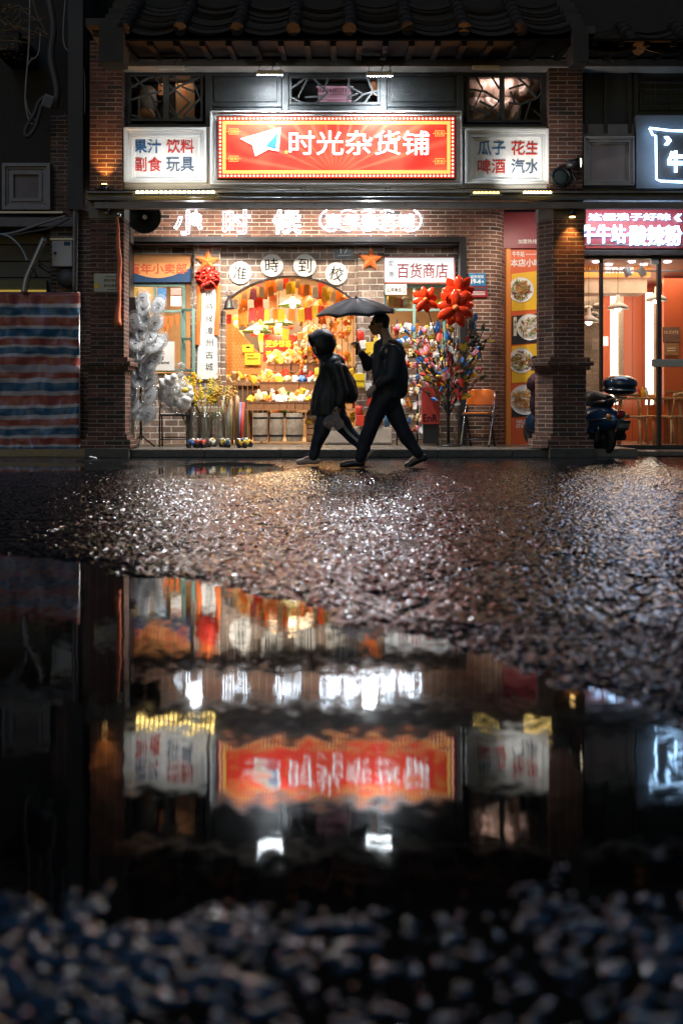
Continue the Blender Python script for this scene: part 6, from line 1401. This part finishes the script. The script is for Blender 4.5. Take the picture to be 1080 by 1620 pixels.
h = MB(); h.ball(P(-.022,0,.048), .092, sc=(1.08,.9,.98), n=20, rot=rt); h.ball(P(-.05,0,.0), .07, sc=(.85,1,1.1), n=14, rot=rt)
hf = fuse(h, .008, 2, .004, 60)
hv = [(v, rt.inverted() @ (v-hc)) for v in hf.v]
for v, l_ in hv:
    if l_.x > .05 and l_.z < .075: v[:] = hc + rt @ Vector((.045, l_.y*.9, l_.z))
hf.build('hair', mHair, man)
for k in (-1, 1):
    MB().ball(P(.082,k*.031,.012), .0105, n=8).build('eye', mInk, man); MB().obox(P(.09,k*.031,.033), (.008,.03,.006), rt).build('eyebrow', mHair, man)
# umbrella
U = thing('umbrella', 'open black folding umbrella held over both walkers', 'umbrella', (W(563,dM), dM, 1.2))
ap = m_(563, 471, -.0); tiltU = Matrix.Rotation(R(-3), 3, 'Y') @ Matrix.Rotation(R(11), 3, 'X'); nr, nt = 8, 48; vs = []
for i in range(nr+1):
    u = i/nr
    for k in range(nt):
        a = 2*math.pi*k/nt; ph = (k % 6)/6; sc_ = 1 - .10*math.sin(math.pi*ph)*u**2; rad = .455*u*sc_
        z = -.165*u**1.45 + .035*math.sin(math.pi*ph)*u*(1-u)*1.2 + .018*math.sin(math.pi*ph)*u**3 + .01*mn.noise(Vector((u*3, a*2, 0)))
        vs.append(ap + tiltU @ Vector((rad*math.cos(a+.26), rad*math.sin(a+.26), z)))
cu = MB().add(vs, [(i*nt+k, i*nt+(k+1)%nt, (i+1)*nt+(k+1)%nt, (i+1)*nt+k) for i in range(nr) for k in range(nt)], 0, True).build('canopy', M('black_nylon', (.008,.008,.009), .55, var=.3, vs=7, bump=.3, bs=14), U)
cu.modifiers.new('t', 'SOLIDIFY').thickness = .003
for k in range(8):
    a = 2*math.pi*k/8 + .26; rib = [ap + tiltU @ Vector((.452*u*math.cos(a), .452*u*math.sin(a), -.165*u**1.45-.006)) for u in (0,.25,.5,.75,1)]; MB().tube(rib, .003, 5).build('rib', mSteelD, U)
hp = wL + Vector((-.035,-.02,.055))
MB().cyl(hp + Vector((0,0,-.06)), ap + tiltU @ Vector((0,0,.0)), .006).build('shaft', mChrome, U); MB().cyl(hp + Vector((0,0,-.09)), hp+Vector((0,0,.03)), .014).build('handle', mBlack, U); MB().cyl(ap, ap+tiltU @ Vector((0,0,.03)), .008, .004).build('tip', mBlack, U)

# --- hooded walker with backpack and bag
dF_ = 11.86
def w_(px, py, y=0): return at(px, py, dF_ + y)
wo = thing('person', 'hooded walker in black raincoat with backpack carrying a plastic bag', 'person', (W(530,dF_), dF_, 0), 'pair walking in the rain')
b = MB(); hc2 = w_(509, 545); P2, rt2 = head_face(b, hc2, Vector((-1,-.2,-.3)), Vector((-.28,0,.95)).normalized(), .95)
limb(b, [w_(513,552), w_(522,570)], [.05,.06]); limb(b, [w_(526,580), w_(524,615), w_(520,645)], [.115,.115,.125])
s1, e1, h1 = w_(532,583,-.16), w_(541,618,-.2), w_(536,640,-.2); s2, e2, h2 = w_(526,583,.15), w_(516,615,.2), w_(510,640,.18)
limb(b, [s1, e1, h1], [.05,.038,.026]); limb(b, [s2, e2, h2], [.05,.038,.026])
hF, kF2, aF2 = w_(517,652,-.05), w_(506,688,-.06), w_(495,722,-.06); hR, kR2, aR2 = w_(528,652,.06), w_(551,684,.07), w_(579,712,.07)
limb(b, [hF, kF2, aF2], [.08,.055,.038]); limb(b, [hR, kR2, aR2], [.08,.055,.038])
hand(b, h1, Vector((-.15,0,-1)), Vector((-.6,.4,0)), .92, 1.25); hand(b, h2, Vector((-.3,0,-1)), Vector((.3,-.6,0)), .9, .7)
limb(b, [aF2, aF2+Vector((-.12,0,-.05))], [.033,.026]); limb(b, [aR2, aR2+Vector((-.03,0,-.1))], [.033,.026])
fuse(b, .0075, 3).build('body', mSkin, wo)
j = MB(); limb(j, [w_(524,576), w_(523,600), w_(519,630), w_(517,654)], [.145,.165,.185,.195]); limb(j, [w_(524,576,-.13), w_(532,575), w_(524,576,.13)], [.085,.1,.085])
limb(j, [s1, e1, h1.lerp(e1,.12)], [.082,.074,.062]); limb(j, [s2, e2, h2.lerp(e2,.15)], [.08,.072,.06]); limb(j, [w_(512,562), w_(524,568)], [.075,.09])
q = fuse(j, .011, 3, .03, 7)
zc2 = H(656, dF_)
for v in q.v:
    if v.z < zc2: v.z = zc2 + (v.z-zc2)*.1
q.build('raincoat', mWetCoat, wo)
# hood: a shell open towards the face
hd = MB(); rh = Matrix((rt2.col[0], rt2.col[1], rt2.col[2])).transposed(); vs = []; nA, nB = 14, 22
for i in range(nA+1):
    t_ = (i/nA)*R(128)                        # from the back pole round to the rim
    for k in range(nB):
        a = 2*math.pi*k/nB; rr_ = .150*(1+.09*mn.noise(Vector((i*.5, k*.6, 2)))); p = Vector((-math.cos(t_)*rr_*1.08, math.sin(t_)*math.cos(a)*rr_*.95, math.sin(t_)*math.sin(a)*rr_*1.12+.012))
        if p.z > .04 and i == nA: p.x += .02
        vs.append(hc2 + rt2 @ p)
hd.add(vs, [(i*nB+k, i*nB+(k+1)%nB, (i+1)*nB+(k+1)%nB, (i+1)*nB+k) for i in range(nA) for k in range(nB)], 0, True)
ho = hd.build('hood', mWetCoat, wo); ho.modifiers.new('t','SOLIDIFY').thickness = .006
MB().ball(P2(-.0,0,.045), .088, sc=(1.05,.95,1), n=14, rot=rt2).build('hair', mHair, wo)
j = MB(); j.ball(P2(.062,0,-.055), .052, sc=(.8,1.1,.95), n=16, rot=rt2); fuse(j, .009, 1).build('face_mask', M('pale_mask', (.5,.42,.42), .7, var=.05), wo)
for k in (-1, 1): MB().ball(P2(.080,k*.029,.012), .010, n=8).build('eye', mInk, wo)
j = MB(); limb(j, [w_(520,645), w_(521,658)], [.14,.13]); limb(j, [hF, kF2, aF2], [.11,.082,.06]); limb(j, [hR, kR2, aR2], [.11,.082,.056])
tr = fuse(j, .011, 3, .018, 11).build('trousers', M('navy_trousers', (.012,.018,.03), .6, var=.3, bump=.2), wo)
st = MB()
for off_ in (-.012, .012):
    pts = [hR+Vector((0,-.108,0)), kR2+Vector((0,-.088,0)), aR2+Vector((0,-.066,.02))]; dn = Vector((.02*(1 if off_ > 0 else -1)*.6, 0, .0))
    for a_, b_ in zip(pts, pts[1:]): MB().bar(a_+dn, b_+dn, .008, .012).build('side_stripe', mPaper, wo)
for a_, toe_, hl in ((aF2, w_(470,733,-.06), w_(501,732,-.06)), (aR2, w_(573,731,.07), w_(588,716,.07))):
    j = MB(); u_ = (toe_-hl).normalized(); shoe(j, hl - Vector((0,0,.02)), toe_ - Vector((0,0,.02)), .85); mi = fuse(j, .009, 2)
    for v in mi.v: v.z = max(v.z, .006)
    mi.build('shoe', M('beige_canvas', (.5,.38,.28), .7, var=.2), wo)
# backpack (worn, but a thing of its own)
t = thing('backpack', 'black backpack worn on the back of the hooded walker', 'backpack', w_(551, 634)); j = MB(); limb(j, [w_(540,587), w_(548,608), w_(552,624)], [.085,.105,.10]); limb(j, [w_(541,585,-.06), w_(552,625,-.06)], [.08,.09])
fuse(j, .012, 3, .02, 9).build('bag', M('black_nylon_bag', (.012,.012,.013), .5, var=.3, bump=.4), t); MB().tube([w_(538,573,-.1), w_(528,584,-.2), w_(527,605,-.23), w_(538,622,-.17)], .014).build('strap', mBlack, t)
# plastic carrier bag
t = thing('carrier_bag', 'translucent pale plastic bag with something brown inside in the walker\'s hand', 'plastic bag', w_(528, 682, -.2)); o = w_(528, 668, -.2)
mBag = bpy.data.materials.new('translucent_bag'); mBag.use_nodes = True; _n = mBag.node_tree.nodes; _l = mBag.node_tree.links; _n.remove(_n['Principled BSDF'])
_t = _n.new('ShaderNodeBsdfTranslucent'); _t.inputs[0].default_value = (.9,.8,.72,1); _d = _n.new('ShaderNodeBsdfDiffuse'); _d.inputs[0].default_value = (.8,.72,.66,1); _g = _n.new('ShaderNodeBsdfTransparent')
_z = _n.new('ShaderNodeTexNoise'); _z.inputs['Scale'].default_value = 14; _a = _n.new('ShaderNodeMixShader'); _b = _n.new('ShaderNodeMixShader'); _a.inputs[0].default_value = .35; _l.new(_t.outputs[0], _a.inputs[1]); _l.new(_d.outputs[0], _a.inputs[2])
_l.new(_z.outputs[0], _b.inputs[0]); _l.new(_a.outputs[0], _b.inputs[1]); _l.new(_g.outputs[0], _b.inputs[2]); _l.new(_b.outputs[0], _n['Material Output'].inputs[0])
j = MB(); j.ball(o+Vector((0,0,-.01)), .11, sc=(1.1,.55,.75), n=16); j.cyl(o+Vector((0,0,.02)), w_(534,650,-.2), .095, .02, n=14); fuse(j, .009, 2, .014, 16).build('bag', mBag, t)
MB().ball(o+Vector((-.02,-.0,-.02)), .05, sc=(1.2,.8,.6), n=12).build('contents', M('food_brown', (.2,.07,.03), .7), t)
for k in (-1, 1): MB().tube([w_(534,652,-.2)+Vector((k*.015,0,0)), w_(534,644,-.2)+Vector((k*.02,k*.01,0)), w_(535,645,-.2)+Vector((0,0,.0))], .006).build('handle', mBag, t)

# ------------------------------------------------------------------ scooter parked behind the right pillar
sc_ = thing('scooter', 'dark blue scooter with top box parked nose in behind the right brick pillar', 'scooter', (W(962,13.85), 13.85, 0))
sc_['_o'] = (0,0,0)
mBlu = M('scooter_blue', (.02,.07,.17), .22, .3, var=.15, bump=0, coat=.8); mCov = M('purple_patterned_cloth', (.09,.04,.06), .8, var=.9, vs=40, bump=.5)
# local frame: +x forwards, wheelbase 1.28, width along y
def sp(name, mb, mat, par=None, **k): return mb.build(name, mat, par or sc_, **k)
for x in (0, 1.28):
    w = sp('wheel', MB().lathe([(.13,-.05),(.17,-.055),(.215,-.045),(.235,-.02),(.24,0),(.235,.02),(.215,.045),(.17,.055),(.13,.05),(.12,0),(.13,-.05)], (x,0,.24), 32, axis='Y'), mRubber)
    sp('rim', MB().lathe([(0,-.04),(.05,-.045),(.06,-.03),(.11,-.03),(.14,-.05),(.15,0),(.14,.05),(.11,.03),(.06,.03),(.05,.045),(0,.04)], (x,0,.24), 24, axis='Y'), mSteelD, w)
j = MB(); j.ball((.02,0,.50), .25, sc=(1.35,.72,.72), n=20); j.ball((-.12,0,.52), .18, sc=(1.0,.8,.7), n=18); j.box(.05,.5,-.14,.14,.30,.6); j.box(.4,1.0,-.16,.16,.27,.33); 
sp('rear_body', fuse(j, .02, 5), mBlu)
j = MB(); limb(j, [(.98,0,.35),(1.10,0,.70),(1.14,0,.98)], [.10,.13,.12]); j.box(1.0,1.12,-.2,.2,.35,.85); sp('leg_shield', fuse(j, .02, 5), mBlu)
sp('front_fender', fuse(MB().ball((1.28,0,.36), .2, sc=(1.1,.5,.8), n=16), .02, 2), mBlu)
j = MB(); limb(j, [(-.08,0,.74),(.2,0,.76),(.46,0,.74)], [.09,.115,.08]); sp('seat', fuse(j, .018, 4), M('seat_vinyl', (.02,.02,.022), .4, var=.2))
for s_ in (-1, 1):
    sp('side_trim', MB().tube([(.45,s_*.13,.42),(.2,s_*.205,.46),(-.1,s_*.20,.50),(-.28,s_*.12,.54)], .008), mChrome)
    sp('shock_absorber', MB().cyl((-.02,s_*.12,.26), (-.06,s_*.12,.5), .022), mChrome)
sp('grab_rail', MB().tube([(.05,-.13,.72),(-.1,-.15,.74),(-.16,0,.75),(-.1,.15,.74),(.05,.13,.72)], .011), mChrome)
sp('license_light', MB().obox((-.33,0,.52), (.03,.06,.02)), mChrome)
# top box
tbx = MB().ball((-.27,0,.98), .25, sc=(.92,.9,.46), n=24); tb_ = fuse(tbx, .016, 3)
for v in tb_.v: v.z = max(v.z, .90)
tb_ = tb_.build('top_box', M('top_box_navy', (.02,.035,.07), .18, var=.15, bump=0, coat=.9), sc_)
sp('top_box_base', fuse(MB().ball((-.27,0,.90), .24, sc=(.92,.9,.34), n=20), .016, 3), mBlack, tb_); sp('top_box_band', MB().lathe([(.226,.893),(.236,.9),(.226,.909)], (-.27,0,0), 32), mChrome, tb_)
sp('rack', MB().tube([(-.05,-.1,.72),(-.3,-.1,.80),(-.3,.1,.80),(-.05,.1,.72)], .012), mChrome)
tl = sp('tail_light', MB().ball((-.31,0,.58), .07, sc=(.5,1.2,.8), n=14), M('red_lens', (.35,.01,.01), .12, var=.1, bump=0, coat=1))
for s_ in (-1,1): sp('turn_signal', MB().ball((-.26,s_*.17,.55), .035, n=10), M('amber_glass', (.6,.2,.02), .15, var=.1, bump=0))
pl_ = sp('number_plate', MB().obox((-.36,0,.44), (.012,.22,.14), Matrix.Rotation(R(-18),3,'Y')), M('plate_dark', (.05,.06,.05), .4))
j = text_mb('漳州D·C572', 0, 0, 20, 10, 10); xs = [v.x for v in j.v]; zs = [v.z for v in j.v]; x0, x1, z0_, z1_ = min(xs), max(xs), min(zs), max(zs); ry_ = Matrix.Rotation(R(-18),3,'Y')
j.v = [Vector((-.36,0,.44)) + ry_ @ Vector((-.008, -( (v.x-x0)/(x1-x0)-.5)*.19*1.0, ((v.z-z0_)/(z1_-z0_)-.5)*.07)) for v in j.v]; sp('plate_lettering', j, mPaper, pl_)
sp('mudguard', MB().obox((-.31,0,.33), (.02,.16,.14), Matrix.Rotation(R(-22),3,'Y')), mBlack, bevel=.006)
sp('exhaust', MB().cyl((.25,-.16,.24), (-.2,-.19,.28), .04, .055, n=14), mSteelD); sp('engine_case', fuse(MB().box(-.05,.4,.06,.16,.18,.32), .02, 3), mSteelD)
for s_ in (-1, 1):
    sp('handlebar', MB().tube([(1.08,0,1.02),(1.05,s_*.15,1.05),(.98,s_*.31,1.03)], .017), mBlack)
    mr = sp('mirror', MB().ball((1.0,s_*.33,1.27), .06, sc=(.3,1.1,.8), n=14), mBlack); sp('mirror_stem', MB().tube([(1.03,s_*.22,1.05),(1.01,s_*.3,1.24)], .006), mBlack, mr)
j = MB(); j.ball((1.13,0,.92), .2, sc=(.5,1.75,.75), n=18); j.ball((1.12,0,.68), .2, sc=(.45,1.5,1.4), n=18); j.ball((1.02,-.28,1.0), .1, n=12); j.ball((1.02,.28,1.0), .1, n=12)
sp('wind_quilt', fuse(j, .02, 3, .035, 8), mCov); sp('headlight', MB().ball((1.2,0,1.02), .07, sc=(.6,1,1), n=14), M('lens_glass', (.5,.5,.5), .1))
j = MB(); limb(j, [(.5,0,.80),(.72,-.1,.97),(.78,.1,1.0)], [.1,.14,.13]); cov = fuse(j, .02, 3, .04, 8); sp('folded_raincoat', cov, M('folded_black_raincoat', (.03,.028,.03), .4, var=.5, bump=.6))
dx, dy = W(862,14.95) - W(960,13.95), 14.95-13.95
place(sc_, (W(951,13.95), 13.95, 0.004), math.atan2(dy, dx), 0, R(-3.2))
# round mirror seen above the scooter
# litter on the road by the left pillar
o = MB().obox(at(147,724,13.3)+Vector((0,0,.0)), (.09,.06,.012), Matrix.Rotation(R(12),3,'Y')).build('crumpled_paper', mPaper, bevel=.005); o.location.z = .006; tag(o, 'scrap of white paper lying on the road by the left pillar', 'litter')
